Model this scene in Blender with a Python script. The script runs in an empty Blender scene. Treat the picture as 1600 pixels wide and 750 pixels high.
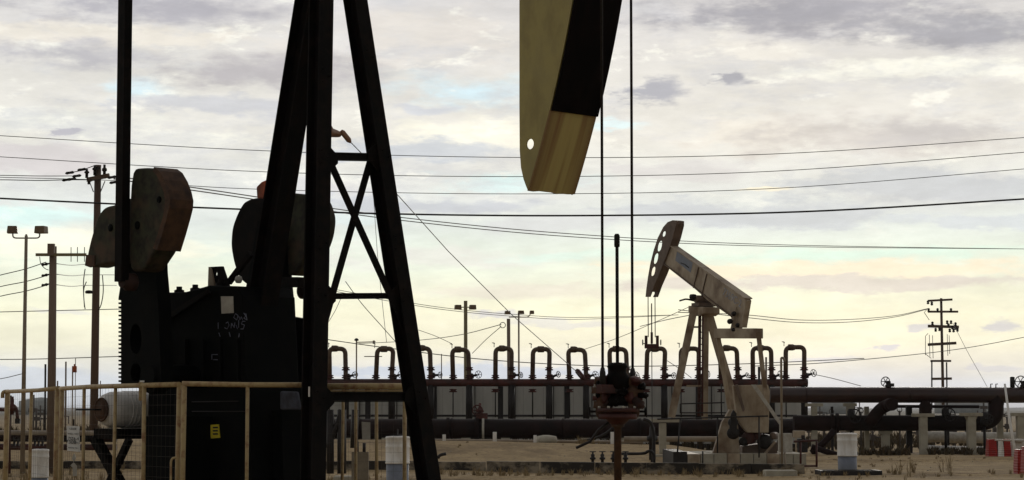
import bpy, math, random
from mathutils import Vector, Matrix
random.seed(11)
R = math.radians
# ------------------------------------------------------------------ camera, light, exposure
scene = bpy.context.scene
FPX = 3400.0; HOR = 640.0; EYE = 1.9
PITCH = math.atan((HOR - 375) / FPX)
cam_data = bpy.data.cameras.new("camera")
cam_data.sensor_width = 36.0; cam_data.lens = 36.0 * FPX / 1600.0
cam_data.clip_start = 0.5; cam_data.clip_end = 30000
cam = bpy.data.objects.new("camera", cam_data); scene.collection.objects.link(cam)
cam.location = (0, 0, EYE); cam.rotation_euler = (math.pi / 2 + PITCH, 0, 0)
scene.camera = cam
scene.view_settings.view_transform = 'Standard'; scene.view_settings.look = 'None'
scene.view_settings.exposure = 0.0; scene.view_settings.gamma = 1.0
scene.view_settings.use_curve_mapping = False
scene.cycles.max_bounces = 6; scene.cycles.volume_bounces = 0
scene.cycles.sample_clamp_indirect = 4.0
CP, SP = math.cos(PITCH), math.sin(PITCH)

def ray(px, py):
    u = (px - 800) / FPX; v = (375 - py) / FPX
    return Vector((u, CP - v * SP, SP + v * CP))
def at(px, py, Y):
    "the world point at distance Y whose direction is that of pixel px, py of the photograph"
    d = ray(px, py); t = Y / d.y
    return Vector((d.x * t, Y, EYE + d.z * t))
def zat(py, Y): return at(800, py, Y).z
def xat(px, Y): return at(px, HOR, Y).x

def lin(c):
    return tuple((x / 255 / 12.92) if x / 255 <= 0.04045 else ((x / 255 + 0.055) / 1.055) ** 2.4 for x in c) + (1.0,)

# ------------------------------------------------------------------ world: dusk sky, brighter where the sun went down
SUN_AZ, SUN_EL = R(8), R(7)
world = bpy.data.worlds.new("World"); scene.world = world; world.use_nodes = True
nt = world.node_tree; N = nt.nodes; L = nt.links
N.clear()
def nn(t, **k):
    n = N.new(t)
    for a, b in k.items(): setattr(n, a, b)
    return n
def val(sock, v):
    if hasattr(v, 'links') or isinstance(v, bpy.types.NodeSocket): L.new(v, sock)
    else: sock.default_value = v
def M(op, a, b=None, c=None, clamp=False):
    n = nn('ShaderNodeMath', operation=op, use_clamp=clamp)
    val(n.inputs[0], a)
    if b is not None: val(n.inputs[1], b)
    if c is not None: val(n.inputs[2], c)
    return n.outputs[0]
def VM(op, a, b=None, s=None):
    n = nn('ShaderNodeVectorMath', operation=op)
    val(n.inputs[0], a)
    if b is not None: val(n.inputs[1], b)
    if s is not None: val(n.inputs[3], s)
    return n.outputs['Value'] if op in ('LENGTH', 'DOT_PRODUCT') else n.outputs[0]
def MR(v, a, b, c, d, smooth=True):
    n = nn('ShaderNodeMapRange', interpolation_type='SMOOTHSTEP' if smooth else 'LINEAR')
    val(n.inputs[0], v)
    for i, x in enumerate((a, b, c, d)): n.inputs[i + 1].default_value = x
    return n.outputs[0]
def MIX(f, a, b):
    n = nn('ShaderNodeMix', data_type='RGBA')
    val(n.inputs['Factor'], f); val(n.inputs[6], a); val(n.inputs[7], b)
    return n.outputs[2]
tc = nn('ShaderNodeTexCoord'); sep = nn('ShaderNodeSeparateXYZ'); L.new(tc.outputs['Generated'], sep.inputs[0])
gx, gy, gz = sep.outputs
AZ = M('MULTIPLY', M('ARCTAN2', gx, gy), 1000.0)          # milliradians
EL = M('MULTIPLY', M('ARCSINE', gz), 1000.0)
def sky_uv(px, py):
    d = ray(px, py).normalized()
    return math.atan2(d.x, d.y) * 1000, math.asin(d.z) * 1000
comb = nn('ShaderNodeCombineXYZ'); L.new(AZ, comb.inputs[0]); L.new(EL, comb.inputs[1])
P0 = comb.outputs[0]
def noise(vec, sx, sy, detail=5, rough=0.55, off=0.0):
    v = VM('MULTIPLY', vec, (sx, sy, 1)); v = VM('ADD', v, (off, off * 1.7, off * .3))
    n = nn('ShaderNodeTexNoise'); n.inputs['Scale'].default_value = 1.0
    n.inputs['Detail'].default_value = detail; n.inputs['Roughness'].default_value = rough
    L.new(v, n.inputs['Vector']); return n
nA = noise(P0, 1 / 55, 1 / 17, 5, 0.55, 3.1)
nB = noise(P0, 1 / 16, 1 / 5.5, 5, 0.62, 9.7)
nC = noise(P0, 1 / 90, 1 / 14, 4, 0.5, 21.0)
wA = VM('MULTIPLY', VM('SUBTRACT', nA.outputs['Color'], (.5, .5, .5)), (70, 17, 0))
wB = VM('MULTIPLY', VM('SUBTRACT', nB.outputs['Color'], (.5, .5, .5)), (16, 5.5, 0))
PW = VM('ADD', VM('ADD', P0, wA), wB)
sepw = nn('ShaderNodeSeparateXYZ'); L.new(VM('ADD', P0, VM('MULTIPLY', wA, (0, .5, 0))), sepw.inputs[0])
ramp = nn('ShaderNodeValToRGB')
stops = [(640, (184, 190, 202)), (600, (203, 209, 219)), (570, (220, 219, 214)), (540, (232, 229, 211)), (490, (236, 234, 212)), (450, (230, 231, 213)),
         (405, (222, 231, 220)), (350, (215, 221, 221)), (300, (219, 221, 221)), (220, (224, 221, 217)), (120, (217, 214, 212)), (0, (208, 205, 208))]
TOP = sky_uv(800, 0)[1] + 12
els = ramp.color_ramp.elements
while len(els) < len(stops): els.new(0.5)
for e, (py, c) in zip(els, stops):
    e.position = max(0, sky_uv(800, py)[1] / TOP); e.color = lin(c)
L.new(M('DIVIDE', sepw.outputs[1], TOP), ramp.inputs[0])
col = ramp.outputs[0]
edge = M('ADD', M('MULTIPLY', M('SUBTRACT', nB.outputs['Fac'], 0.5), 1.45), M('MULTIPLY', M('SUBTRACT', nA.outputs['Fac'], 0.5), 0.9))
def blob(cx, cy, rx, ry, c, k=1.0, soft=0.55):
    global col
    u, v = sky_uv(cx, cy); s = 1000 / FPX
    q = VM('MULTIPLY', VM('SUBTRACT', PW, (u, v, 0)), (1 / (rx * s), 1 / (ry * s), 0))
    m = M('SUBTRACT', M('ADD', edge, 1.0), VM('LENGTH', q))
    f = MR(m, 0.0, soft, 0.0, k)
    col = MIX(f, col, lin(c))
nE = noise(P0, 1 / 62, 1 / 19, 9, 0.66, 51.0)
nF = noise(P0, 1 / 30, 1 / 11, 9, 0.68, 77.0)
hi_ = MR(M('MULTIPLY', gz, 1000.0), sky_uv(800, 390)[1], sky_uv(800, 250)[1], 0.25, 1.0)
# broad bright veils, then gaps, then grey banks
blob(150, 55, 300, 22, (229, 222, 214), .8)
blob(600, 60, 260, 55, (219, 213, 210), .8)
blob(760, 215, 190, 45, (240, 236, 224), .9, .8)
blob(1160, 210, 160, 42, (238, 231, 222), .8, .8)
blob(1420, 112, 280, 22, (241, 239, 231), .9)
blob(1190, 72, 120, 25, (235, 230, 224), .7)
blob(60, 185, 220, 22, (232, 232, 226), .7)
blob(280, 215, 170, 16, (240, 238, 228), .7)
blob(120, 385, 300, 42, (248, 243, 226), .8, .8)
blob(700, 400, 300, 22, (222, 220, 218), .7, .8)
blob(520, 60, 60, 90, (214, 212, 216), .5)
# sky gaps
blob(205, 137, 95, 30, (213, 232, 243), .95, 1.0)
blob(745, 140, 190, 40, (208, 229, 241), 1, 1.1)
blob(960, 190, 60, 14, (214, 238, 246), .7)
blob(790, 283, 190, 18, (212, 236, 239), .85, .9)
blob(30, 335, 220, 25, (214, 239, 238), .9, .8)
blob(1300, 398, 420, 13, (212, 236, 226), .8, .8)
blob(900, 398, 150, 12, (214, 236, 228), .7, .8)
blob(560, 340, 130, 14, (214, 228, 232), .6)
DECK = True
col = MIX(M('MULTIPLY', MR(nE.outputs['Fac'], .50, .66, 0, .55), hi_), col, lin((196, 197, 205)))
col = MIX(M('MULTIPLY', MR(nF.outputs['Fac'], .52, .68, 0, .36), hi_), col, lin((205, 204, 209)))
col = MIX(M('MULTIPLY', MR(nF.outputs['Fac'], .45, .33, 0, .6), hi_), col, lin((246, 244, 237)))
# grey lilac banks
blob(250, 14, 290, 38, (172, 170, 180), 1, .85)
blob(90, 82, 210, 24, (184, 182, 190), .95, .85)
blob(430, 108, 260, 38, (182, 178, 184), .95, .85)
blob(310, 160, 230, 22, (194, 195, 204), .8)
blob(650, 165, 90, 11, (200, 203, 214), .8)
blob(120, 206, 28, 8, (180, 178, 190), .9)
blob(60, 250, 170, 34, (206, 200, 204), .85)
blob(640, 235, 220, 24, (190, 195, 206), .85)
blob(480, 300, 120, 24, (208, 206, 212), .6)
blob(660, 315, 240, 18, (192, 196, 207), .85)
blob(1290, 12, 360, 56, (166, 165, 175), 1, .95)
blob(1250, 25, 200, 26, (154, 154, 165), .8, .9)
blob(1520, 50, 220, 42, (160, 160, 170), 1, .9)
blob(1030, 143, 66, 22, (168, 169, 180), 1)
blob(1140, 122, 34, 16, (165, 166, 177), 1)
blob(1350, 215, 340, 50, (203, 198, 197), .95, .8)
blob(1420, 205, 170, 30, (190, 187, 190), .8, .8)
blob(1060, 270, 170, 22, (208, 205, 208), .7)
blob(1480, 290, 320, 32, (193, 197, 205), .85)
blob(1150, 335, 320, 22, (194, 199, 208), .85)
blob(1520, 350, 200, 14, (198, 204, 214), .7)
blob(860, 345, 180, 20, (207, 208, 214), .6)
blob(1190, 302, 70, 6, (246, 236, 214), .8)
# warm bank low in the east
blob(1300, 425, 440, 19, (238, 227, 207), .95)
blob(1300, 443, 460, 14, (212, 206, 201), .95)
blob(790, 455, 260, 16, (221, 214, 206), .6)
blob(1432, 510, 32, 8, (198, 199, 208), .8)
blob(1540, 507, 50, 12, (196, 197, 207), .8)
blob(1380, 542, 22, 5, (198, 199, 212), .8)
blob(1570, 567, 50, 8, (198, 201, 211), .7)
blob(1290, 562, 90, 6, (205, 207, 217), .7)
blob(760, 500, 90, 9, (204, 204, 212), .8)
blob(880, 512, 120, 9, (208, 208, 214), .6)
blob(700, 583, 340, 13, (186, 197, 215), .85)
blob(60, 592, 160, 16, (196, 202, 214), .8)
blob(90, 485, 60, 6, (214, 212, 216), .5)
# fine streaky structure over everything
nD = noise(P0, 1 / 26, 1 / 7.5, 8, 0.68, 33.0)
fine = MR(nC.outputs['Fac'], 0.3, 0.7, 0.95, 1.04)
fine2 = MR(nD.outputs['Fac'], 0.32, 0.68, 0.945, 1.04)
col = VM('MULTIPLY', VM('SCALE', col, None, M('MULTIPLY', fine, fine2)), (1.015, 1.025, .985))
# the twilight falls off overhead and away from the sunset
fa = MR(M('ABSOLUTE', M('ARCTAN2', gx, gy)), R(22), R(120), 1.0, 0.46)
fe = MR(gz, 0.20, 0.75, 1.0, 0.60)
fg = MR(gz, -0.03, 0.0, 0.15, 1.0)
fall = M('MULTIPLY', M('MULTIPLY', fa, fe), fg)
cloud_bg = nn('ShaderNodeBackground'); L.new(VM('SCALE', col, None, fall), cloud_bg.inputs[0]); cloud_bg.inputs[1].default_value = 1.17
sky = nn('ShaderNodeTexSky', sky_type='NISHITA'); sky.sun_disc = False
sky.sun_elevation = SUN_EL; sky.sun_rotation = SUN_AZ; sky.dust_density = 1.0
sky_bg = nn('ShaderNodeBackground'); L.new(sky.outputs[0], sky_bg.inputs[0]); sky_bg.inputs[1].default_value = 0.05
mixs = nn('ShaderNodeMixShader'); mixs.inputs[0].default_value = 0.97
L.new(sky_bg.outputs[0], mixs.inputs[1]); L.new(cloud_bg.outputs[0], mixs.inputs[2])
wo = nn('ShaderNodeOutputWorld'); L.new(mixs.outputs[0], wo.inputs[0])
world.cycles.sampling_method = 'MANUAL'; world.cycles.sample_map_resolution = 512

sun_data = bpy.data.lights.new("sun", 'SUN'); sun_data.energy = 0.8; sun_data.angle = R(14); sun_data.color = (1, .93, .82)
sun = bpy.data.objects.new("sun", sun_data); scene.collection.objects.link(sun)
sd = Vector((math.sin(SUN_AZ) * math.cos(SUN_EL), math.cos(SUN_AZ) * math.cos(SUN_EL), math.sin(SUN_EL)))
sun.rotation_euler = sd.to_track_quat('Z', 'Y').to_euler(); sun.location = (0, 200, 60)

# ------------------------------------------------------------------ materials
def mat(name, c, c2=None, scale=6.0, rough=0.7, metal=0.0, lo=0.4, hi=0.65, bump=0.0, stretch=(1, 1, 1), c3=None, s3=1.2, spec=0.4):
    m = bpy.data.materials.new(name); m.use_nodes = True
    t = m.node_tree; b = t.nodes['Principled BSDF']
    b.inputs['Roughness'].default_value = rough; b.inputs['Metallic'].default_value = metal
    b.inputs['Specular IOR Level'].default_value = spec
    b.inputs['Base Color'].default_value = (*c, 1)
    if c2:
        tcn = t.nodes.new('ShaderNodeTexCoord'); mp = t.nodes.new('ShaderNodeMapping'); mp.inputs['Scale'].default_value = stretch
        t.links.new(tcn.outputs['Object'], mp.inputs[0])
        n1 = t.nodes.new('ShaderNodeTexNoise'); n1.inputs['Scale'].default_value = scale; n1.inputs['Detail'].default_value = 7; n1.inputs['Roughness'].default_value = .65
        t.links.new(mp.outputs[0], n1.inputs['Vector'])
        mr = t.nodes.new('ShaderNodeMapRange'); mr.inputs[1].default_value = lo; mr.inputs[2].default_value = hi
        t.links.new(n1.outputs['Fac'], mr.inputs[0])
        mx = t.nodes.new('ShaderNodeMix'); mx.data_type = 'RGBA'
        mx.inputs[6].default_value = (*c, 1); mx.inputs[7].default_value = (*c2, 1)
        t.links.new(mr.outputs[0], mx.inputs[0]); out = mx.outputs[2]
        if c3:
            n2 = t.nodes.new('ShaderNodeTexNoise'); n2.inputs['Scale'].default_value = s3; n2.inputs['Detail'].default_value = 5
            t.links.new(tcn.outputs['Object'], n2.inputs['Vector'])
            mr2 = t.nodes.new('ShaderNodeMapRange'); mr2.inputs[1].default_value = .5; mr2.inputs[2].default_value = .68
            t.links.new(n2.outputs['Fac'], mr2.inputs[0])
            mx2 = t.nodes.new('ShaderNodeMix'); mx2.data_type = 'RGBA'; mx2.inputs[7].default_value = (*c3, 1)
            t.links.new(out, mx2.inputs[6]); t.links.new(mr2.outputs[0], mx2.inputs[0]); out = mx2.outputs[2]
        t.links.new(out, b.inputs['Base Color'])
        if bump:
            bp = t.nodes.new('ShaderNodeBump'); bp.inputs['Strength'].default_value = bump; bp.inputs['Distance'].default_value = .05
            t.links.new(n1.outputs['Fac'], bp.inputs['Height']); t.links.new(bp.outputs[0], b.inputs['Normal'])
    return m
BLACK = mat('black_paint', (.004, .0035, .003), (.016, .009, .006), 5, .7, spec=.08, lo=.45, hi=.75, c3=(.008, .006, .005))
BLACK2 = mat('gearbox_paint', (.0022, .003, .003), (.005, .005, .0045), 4, .7, spec=.06)
OLIVEW = mat('weathered_green_paint', (.040, .040, .020), (.015, .013, .008), 7, .8, lo=.42, hi=.62, c3=(.075, .045, .025), s3=2.6)
BROWNW = mat('rusty_weight_rim', (.10, .05, .025), (.04, .022, .014), 5, .8)
RUSTD = mat('dark_rust', (.045, .018, .012), (.02, .012, .009), 9, .8)
REDRUST = mat('faded_red_paint', (.42, .085, .025), (.12, .04, .02), 6, .7)
HEADP = mat('olive_yellow_paint', (.40, .33, .115), (.31, .25, .09), 3.5, .6, lo=.42, hi=.62, c3=(.33, .28, .12), s3=1.0, stretch=(1, 1, .5))
HEADF = mat('rust_streaked_yellow', (.42, .33, .12), (.15, .06, .022), 5.5, .65, lo=.46, hi=.6, stretch=(1, 1, .1), c3=(.22, .11, .04), s3=3)
def streak_mat():
    m = mat('rust_streaked_yellow', (.5, .4, .16)); t = m.node_tree; b = t.nodes['Principled BSDF']; b.inputs['Roughness'].default_value = .65
    tc_ = t.nodes.new('ShaderNodeTexCoord')
    def dot(v):
        n = t.nodes.new('ShaderNodeVectorMath'); n.operation = 'DOT_PRODUCT'; n.inputs[1].default_value = v; t.links.new(tc_.outputs['Object'], n.inputs[0]); return n.outputs['Value']
    cx = t.nodes.new('ShaderNodeCombineXYZ'); t.links.new(dot((-.7071, -.7071, 0)), cx.inputs[0]); t.links.new(dot((0, 0, .045)), cx.inputs[1])
    def ramp_(scale, det, st):
        n = t.nodes.new('ShaderNodeTexNoise'); n.inputs['Scale'].default_value = scale; n.inputs['Detail'].default_value = det; t.links.new(cx.outputs[0], n.inputs['Vector'])
        r = t.nodes.new('ShaderNodeValToRGB'); t.links.new(n.outputs['Fac'], r.inputs[0])
        while len(r.color_ramp.elements) < len(st): r.color_ramp.elements.new(.5)
        for e, (p, c) in zip(r.color_ramp.elements, st): e.position = p; e.color = (*c, 1)
        return r.outputs[0]
    a = ramp_(5.5, 3, [(.32, (.22, .10, .04)), (.42, (.36, .26, .09)), (.50, (.46, .37, .13)), (.60, (.44, .33, .12)), (.72, (.28, .15, .055))])
    # worn brown bands near both edges of the plate
    ab_ = t.nodes.new('ShaderNodeMath'); ab_.operation = 'ABSOLUTE'; t.links.new(dot((-.7071, -.7071, 0)), ab_.inputs[0])
    mr = t.nodes.new('ShaderNodeMapRange'); mr.inputs[1].default_value = .2; mr.inputs[2].default_value = .37; mr.inputs[4].default_value = .75; t.links.new(ab_.outputs[0], mr.inputs[0])
    mx = t.nodes.new('ShaderNodeMix'); mx.data_type = 'RGBA'; mx.inputs[7].default_value = (.17, .075, .03, 1); t.links.new(a, mx.inputs[6]); t.links.new(mr.outputs[0], mx.inputs[0])
    t.links.new(mx.outputs[2], b.inputs['Base Color']); return m
HEADF = streak_mat()
FACEB = mat('black_wear_pad', (.004, .003, .0025), (.009, .005, .004), 6, .8, stretch=(1, 1, .15), spec=.05)
STEEL = mat('dull_steel_rope', (.022, .017, .013), (.012, .009, .007), 20, .6, .0, spec=.15)
PORC = mat('brown_porcelain', (.30, .15, .08), (.2, .1, .06), 8, .35)
YRAIL = mat('tan_yellow_rail_paint', (.42, .31, .15), (.24, .12, .055), 9, .65, lo=.48, hi=.68)
MESHM = mat('galvanised_mesh', (.07, .055, .04), (.04, .03, .02), 30, .6)
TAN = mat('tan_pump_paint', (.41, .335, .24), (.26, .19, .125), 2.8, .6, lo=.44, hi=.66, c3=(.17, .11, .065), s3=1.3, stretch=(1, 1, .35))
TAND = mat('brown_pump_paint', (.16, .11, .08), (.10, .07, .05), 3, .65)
REDB = mat('oxide_red_pipe', (.085, .018, .012), (.035, .012, .009), 2.5, .6, c3=(.045, .02, .016), s3=.8)
DARKP = mat('dark_pipe_coating', (.022, .010, .008), (.009, .006, .005), 1.2, .6, c3=(.014, .009, .008), s3=.4, spec=.12)
PIPEU = mat('brown_upper_pipe', (.050, .020, .014), (.028, .014, .012), .8, .34, lo=.4, hi=.6, stretch=(1, 1, 1), c3=(.03, .018, .018), s3=.25)
LOOPM = mat('olive_brown_loop_pipe', (.11, .07, .038), (.06, .028, .016), 2.5, .5)
GREYW = mat('grey_wall_panel', (.56, .565, .53), (.46, .47, .44), 1.3, .7, stretch=(1, 1, .3))
DARKS = mat('dark_steel', (.016, .011, .009), (.009, .007, .006), 4, .6)
CONC = mat('pale_concrete', (.42, .39, .31), (.30, .27, .21), 2, .9, bump=.2)
CONCD = mat('oil_stained_concrete', (.30, .25, .18), (.03, .024, .018), .9, .9, lo=.40, hi=.52, stretch=(1, 1, 1.6))
WHITE = mat('weathered_white', (.80, .78, .74), (.52, .47, .40), 5, .6, lo=.45, hi=.75, stretch=(1, 1, .3))
WHITED = mat('dirty_white', (.50, .48, .42), (.34, .30, .25), 5, .7)
BLUEG = mat('blue_grey_paint', (.20, .22, .27), (.15, .17, .21), 4, .6)
REDPL = mat('red_plastic', (.36, .018, .012), (.24, .018, .014), 6, .45)
WOOD = mat('weathered_pole_wood', (.13, .085, .058), (.07, .042, .03), 3, .85, stretch=(1, 1, .08))
WOODL = mat('grey_brown_pole_wood', (.20, .145, .105), (.12, .085, .06), 3, .85, stretch=(1, 1, .08))
GALV = mat('galvanised_pole', (.30, .24, .17), (.22, .17, .12), 3, .5)
GREENP = mat('olive_pole_paint', (.24, .20, .09), (.16, .12, .06), 3, .55)
LAMPB = mat('bronze_lamp_housing', (.20, .13, .07), (.13, .09, .05), 6, .5)
WIRE = mat('black_wire', (.02, .018, .018), None, rough=.6)
WIREG = mat('grey_wire', (.16, .15, .14), None, rough=.6)
MOTORM = mat('grey_motor_paint', (.78, .76, .73), (.62, .60, .57), 4, .5)
YELLOW = mat('yellow_sticker', (.75, .62, .05), (.60, .48, .04), 8, .6)
INK = mat('black_ink', (.02, .02, .025), None, rough=.7)
CHALK = mat('chalk_paint', (.16, .17, .22), None, rough=.9)
DRYG = mat('dry_weed', (.30, .23, .12), (.20, .14, .07), 2, .9)
DARKB = mat('dark_brush', (.07, .055, .03), (.10, .07, .035), 2, .9)
FARM = mat('far_steel', (.10, .085, .075), (.06, .05, .045), .5, .8)
TANK = mat('far_tank_paint', (.36, .37, .36), (.28, .29, .28), .4, .7)

def ground_material():
    m = bpy.data.materials.new('sandy_ground'); m.use_nodes = True; t = m.node_tree; b = t.nodes['Principled BSDF']
    b.inputs['Roughness'].default_value = .95; b.inputs['Specular IOR Level'].default_value = .1
    g = t.nodes.new('ShaderNodeNewGeometry')
    def ns(s, d=6, st=(1, 1, 1)):
        mp = t.nodes.new('ShaderNodeMapping'); mp.inputs['Scale'].default_value = st; t.links.new(g.outputs['Position'], mp.inputs[0])
        n = t.nodes.new('ShaderNodeTexNoise'); n.inputs['Scale'].default_value = s; n.inputs['Detail'].default_value = d; n.inputs['Roughness'].default_value = .65
        t.links.new(mp.outputs[0], n.inputs['Vector']); return n.outputs['Fac']
    def mr(v, a, c):
        n = t.nodes.new('ShaderNodeMapRange'); n.inputs[1].default_value = a; n.inputs[2].default_value = c; t.links.new(v, n.inputs[0]); return n.outputs[0]
    def mx(f, a, c):
        n = t.nodes.new('ShaderNodeMix'); n.data_type = 'RGBA'; t.links.new(f, n.inputs[0])
        for i, v in ((6, a), (7, c)):
            if isinstance(v, tuple): n.inputs[i].default_value = (*v, 1)
            else: t.links.new(v, n.inputs[i])
        return n.outputs[2]
    c = mx(mr(ns(.9), .38, .62), (.45, .33, .18), (.33, .24, .13))
    c = mx(mr(ns(.23, 5, (1, .5, 1)), .52, .66), c, (.21, .15, .085))
    c = mx(mr(ns(5, 6), .54, .68), c, (.15, .11, .065))
    sx = t.nodes.new('ShaderNodeSeparateXYZ'); t.links.new(g.outputs['Position'], sx.inputs[0])
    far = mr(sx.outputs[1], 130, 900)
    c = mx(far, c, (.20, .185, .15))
    t.links.new(c, b.inputs['Base Color'])
    bp = t.nodes.new('ShaderNodeBump'); bp.inputs['Strength'].default_value = 1.0; bp.inputs['Distance'].default_value = .12
    t.links.new(ns(3.0, 8), bp.inputs['Height']); t.links.new(bp.outputs[0], b.inputs['Normal'])
    return m
GROUND = ground_material()

# ------------------------------------------------------------------ mesh helper
class MB:
    def __init__(self): self.v = []; self.f = []; self.sm = []
    def add(self, vs, fs, smooth=False):
        o = len(self.v); self.v += [Vector(p) for p in vs]
        for q in fs: self.f.append([i + o for i in q]); self.sm.append(smooth)
        return self
    def box(self, c, s, ax=None):
        c = Vector(c); ax = ax or (Vector((1, 0, 0)), Vector((0, 1, 0)), Vector((0, 0, 1)))
        h = [ax[i] * (s[i] / 2) for i in range(3)]
        vs = [c + h[0] * i + h[1] * j + h[2] * k for k in (-1, 1) for j in (-1, 1) for i in (-1, 1)]
        return self.add(vs, [(0, 2, 3, 1), (4, 5, 7, 6), (0, 1, 5, 4), (2, 6, 7, 3), (0, 4, 6, 2), (1, 3, 7, 5)])
    def bbox(self, a, b):
        a = Vector(a); b = Vector(b)
        return self.box((a + b) / 2, [abs(b[i] - a[i]) for i in range(3)])
    def bar(self, a, b, w, h, side=None):
        "rectangular bar from a to b; w along side, h across"
        a = Vector(a); b = Vector(b); t = (b - a); l = t.length; t.normalize()
        side = Vector(side) if side is not None else (Vector((0, 0, 1)).cross(t) if abs(t.z) < .95 else Vector((1, 0, 0)))
        side = (side - t * side.dot(t)).normalized(); up = t.cross(side)
        return self.box((a + b) / 2, (w, h, l), (side, up, t))
    def ibeam(self, a, b, w, h, th, side):
        "I section: two flanges (width w along side) spaced h apart, and a web"
        a = Vector(a); b = Vector(b); t = (b - a).normalized()
        s = Vector(side); s = (s - t * s.dot(t)).normalized(); up = t.cross(s)
        for k in (-1, 1): self.bar(a + up * k * (h - th) / 2, b + up * k * (h - th) / 2, w, th, s)
        self.bar(a, b, th, h - 2 * th - .002, s); return self
    def tube(self, pts, r, n=10, caps=True, smooth=True):
        pts = [Vector(p) for p in pts]; rs = r if isinstance(r, (list, tuple)) else [r] * len(pts)
        vs = []; up = None
        for i, p in enumerate(pts):
            t = (pts[min(i + 1, len(pts) - 1)] - pts[max(i - 1, 0)]).normalized()
            if up is None:
                up = Vector((0, 0, 1)) if abs(t.z) < .9 else Vector((1, 0, 0))
            up = (up - t * up.dot(t)).normalized(); q = t.cross(up)
            for k in range(n):
                an = 2 * math.pi * k / n; vs.append(p + (up * math.cos(an) + q * math.sin(an)) * rs[i])
        m = len(pts); fs = [(i * n + k, i * n + (k + 1) % n, (i + 1) * n + (k + 1) % n, (i + 1) * n + k) for i in range(m - 1) for k in range(n)]
        self.add(vs, fs, smooth)
        if caps:
            o = len(self.v) - len(vs)
            self.f.append([o + k for k in range(n)][::-1]); self.sm.append(False)
            self.f.append([o + (m - 1) * n + k for k in range(n)]); self.sm.append(False)
        return self
    def prism(self, A, B):
        "solid between two matching outlines"
        n = len(A); fs = [tuple(range(n))[::-1], tuple(range(n, 2 * n))]
        fs += [(i, (i + 1) % n, n + (i + 1) % n, n + i) for i in range(n)]
        return self.add(list(A) + list(B), fs)
    def plate(self, outline, holes, tofn, w0, w1):
        "flat plate with real holes: 2-D outlines triangulated, extruded from w0 to w1 by tofn(x, y, w)"
        from mathutils.geometry import tessellate_polygon
        loops = [[Vector((x, y, 0)) for x, y in outline]] + [[Vector((x, y, 0)) for x, y in h] for h in holes]
        tri = tessellate_polygon(loops); flat = [p for lp in loops for p in lp]; n = len(flat)
        vs = [tofn(p.x, p.y, w0) for p in flat] + [tofn(p.x, p.y, w1) for p in flat]
        fs = [tuple(t) for t in tri] + [tuple(n + i for i in t[::-1]) for t in tri]
        o = 0
        for lp in loops:
            k = len(lp); fs += [(o + i, o + (i + 1) % k, n + o + (i + 1) % k, n + o + i) for i in range(k)]; o += k
        return self.add(vs, fs)
    def lathe(self, c, prof, n=20, axis=(0, 0, 1), smooth=True):
        c = Vector(c); ax = Vector(axis).normalized(); u = ax.orthogonal().normalized(); w = ax.cross(u)
        vs = [c + ax * z + (u * math.cos(2 * math.pi * k / n) + w * math.sin(2 * math.pi * k / n)) * r for r, z in prof for k in range(n)]
        m = len(prof); fs = [(i * n + k, i * n + (k + 1) % n, (i + 1) * n + (k + 1) % n, (i + 1) * n + k) for i in range(m - 1) for k in range(n)]
        self.add(vs, fs, smooth); o = len(self.v) - len(vs)
        if prof[0][0] > 1e-4: self.f.append([o + k for k in range(n)][::-1]); self.sm.append(False)
        if prof[-1][0] > 1e-4: self.f.append([o + (m - 1) * n + k for k in range(n)]); self.sm.append(False)
        return self
    def ring(self, c, axis, R_, r, n=20, m=6):
        c = Vector(c); ax = Vector(axis).normalized(); u = ax.orthogonal().normalized(); w = ax.cross(u)
        pts = [c + (u * math.cos(2 * math.pi * k / n) + w * math.sin(2 * math.pi * k / n)) * R_ for k in range(n)]
        vs = []
        for p in pts:
            rd = (p - c).normalized()
            for j in range(m):
                an = 2 * math.pi * j / m; vs.append(p + (rd * math.cos(an) + ax * math.sin(an)) * r)
        return self.add(vs, [(k * m + j, k * m + (j + 1) % m, ((k + 1) % n) * m + (j + 1) % m, ((k + 1) % n) * m + j) for k in range(n) for j in range(m)], True)
    def wheel(self, c, axis, R_, r):
        self.ring(c, axis, R_, r); c = Vector(c); ax = Vector(axis).normalized(); u = ax.orthogonal().normalized(); w = ax.cross(u)
        for k in range(3):
            an = math.pi * k / 3 + .3; d = u * math.cos(an) + w * math.sin(an); self.tube([c - d * R_, c + d * R_], r * .8, 5)
        return self.lathe(c - ax * r * 1.5, [(r * 2, 0), (r * 2, r * 3)], 8, ax)
    def build(self, name, material, parent=None, origin=None, bevel=0):
        o_ = world_loc(parent) if parent else Vector(origin) if origin is not None else Vector((sum(p.x for p in self.v) / len(self.v), sum(p.y for p in self.v) / len(self.v), min(p.z for p in self.v)))
        me = bpy.data.meshes.new(name); me.from_pydata([tuple(p - o_) for p in self.v], [], self.f)
        me.polygons.foreach_set('use_smooth', self.sm); me.validate(); me.update()
        import bmesh
        bm = bmesh.new(); bm.from_mesh(me); bmesh.ops.recalc_face_normals(bm, faces=bm.faces); bm.to_mesh(me); bm.free()
        me.materials.append(material)
        ob = bpy.data.objects.new(name, me); scene.collection.objects.link(ob)
        if parent: ob.parent = parent
        else: ob.location = o_
        if bevel:
            bv = ob.modifiers.new('bevel', 'BEVEL'); bv.width = bevel; bv.segments = 2; bv.limit_method = 'ANGLE'; bv.angle_limit = R(40)
        return ob
def world_loc(o):
    l = Vector((0, 0, 0))
    while o: l = l + o.location; o = o.parent
    return l
def tag(o, label=None, cat=None, group=None, kind=None):
    for k, v in (('label', label), ('category', cat), ('group', group), ('kind', kind)):
        if v: o[k] = v
    return o
def thing(name, loc, label, cat, group=None):
    o = bpy.data.objects.new(name, None); scene.collection.objects.link(o); o.location = loc; o.empty_display_size = .3
    return tag(o, label, cat, group)
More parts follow.
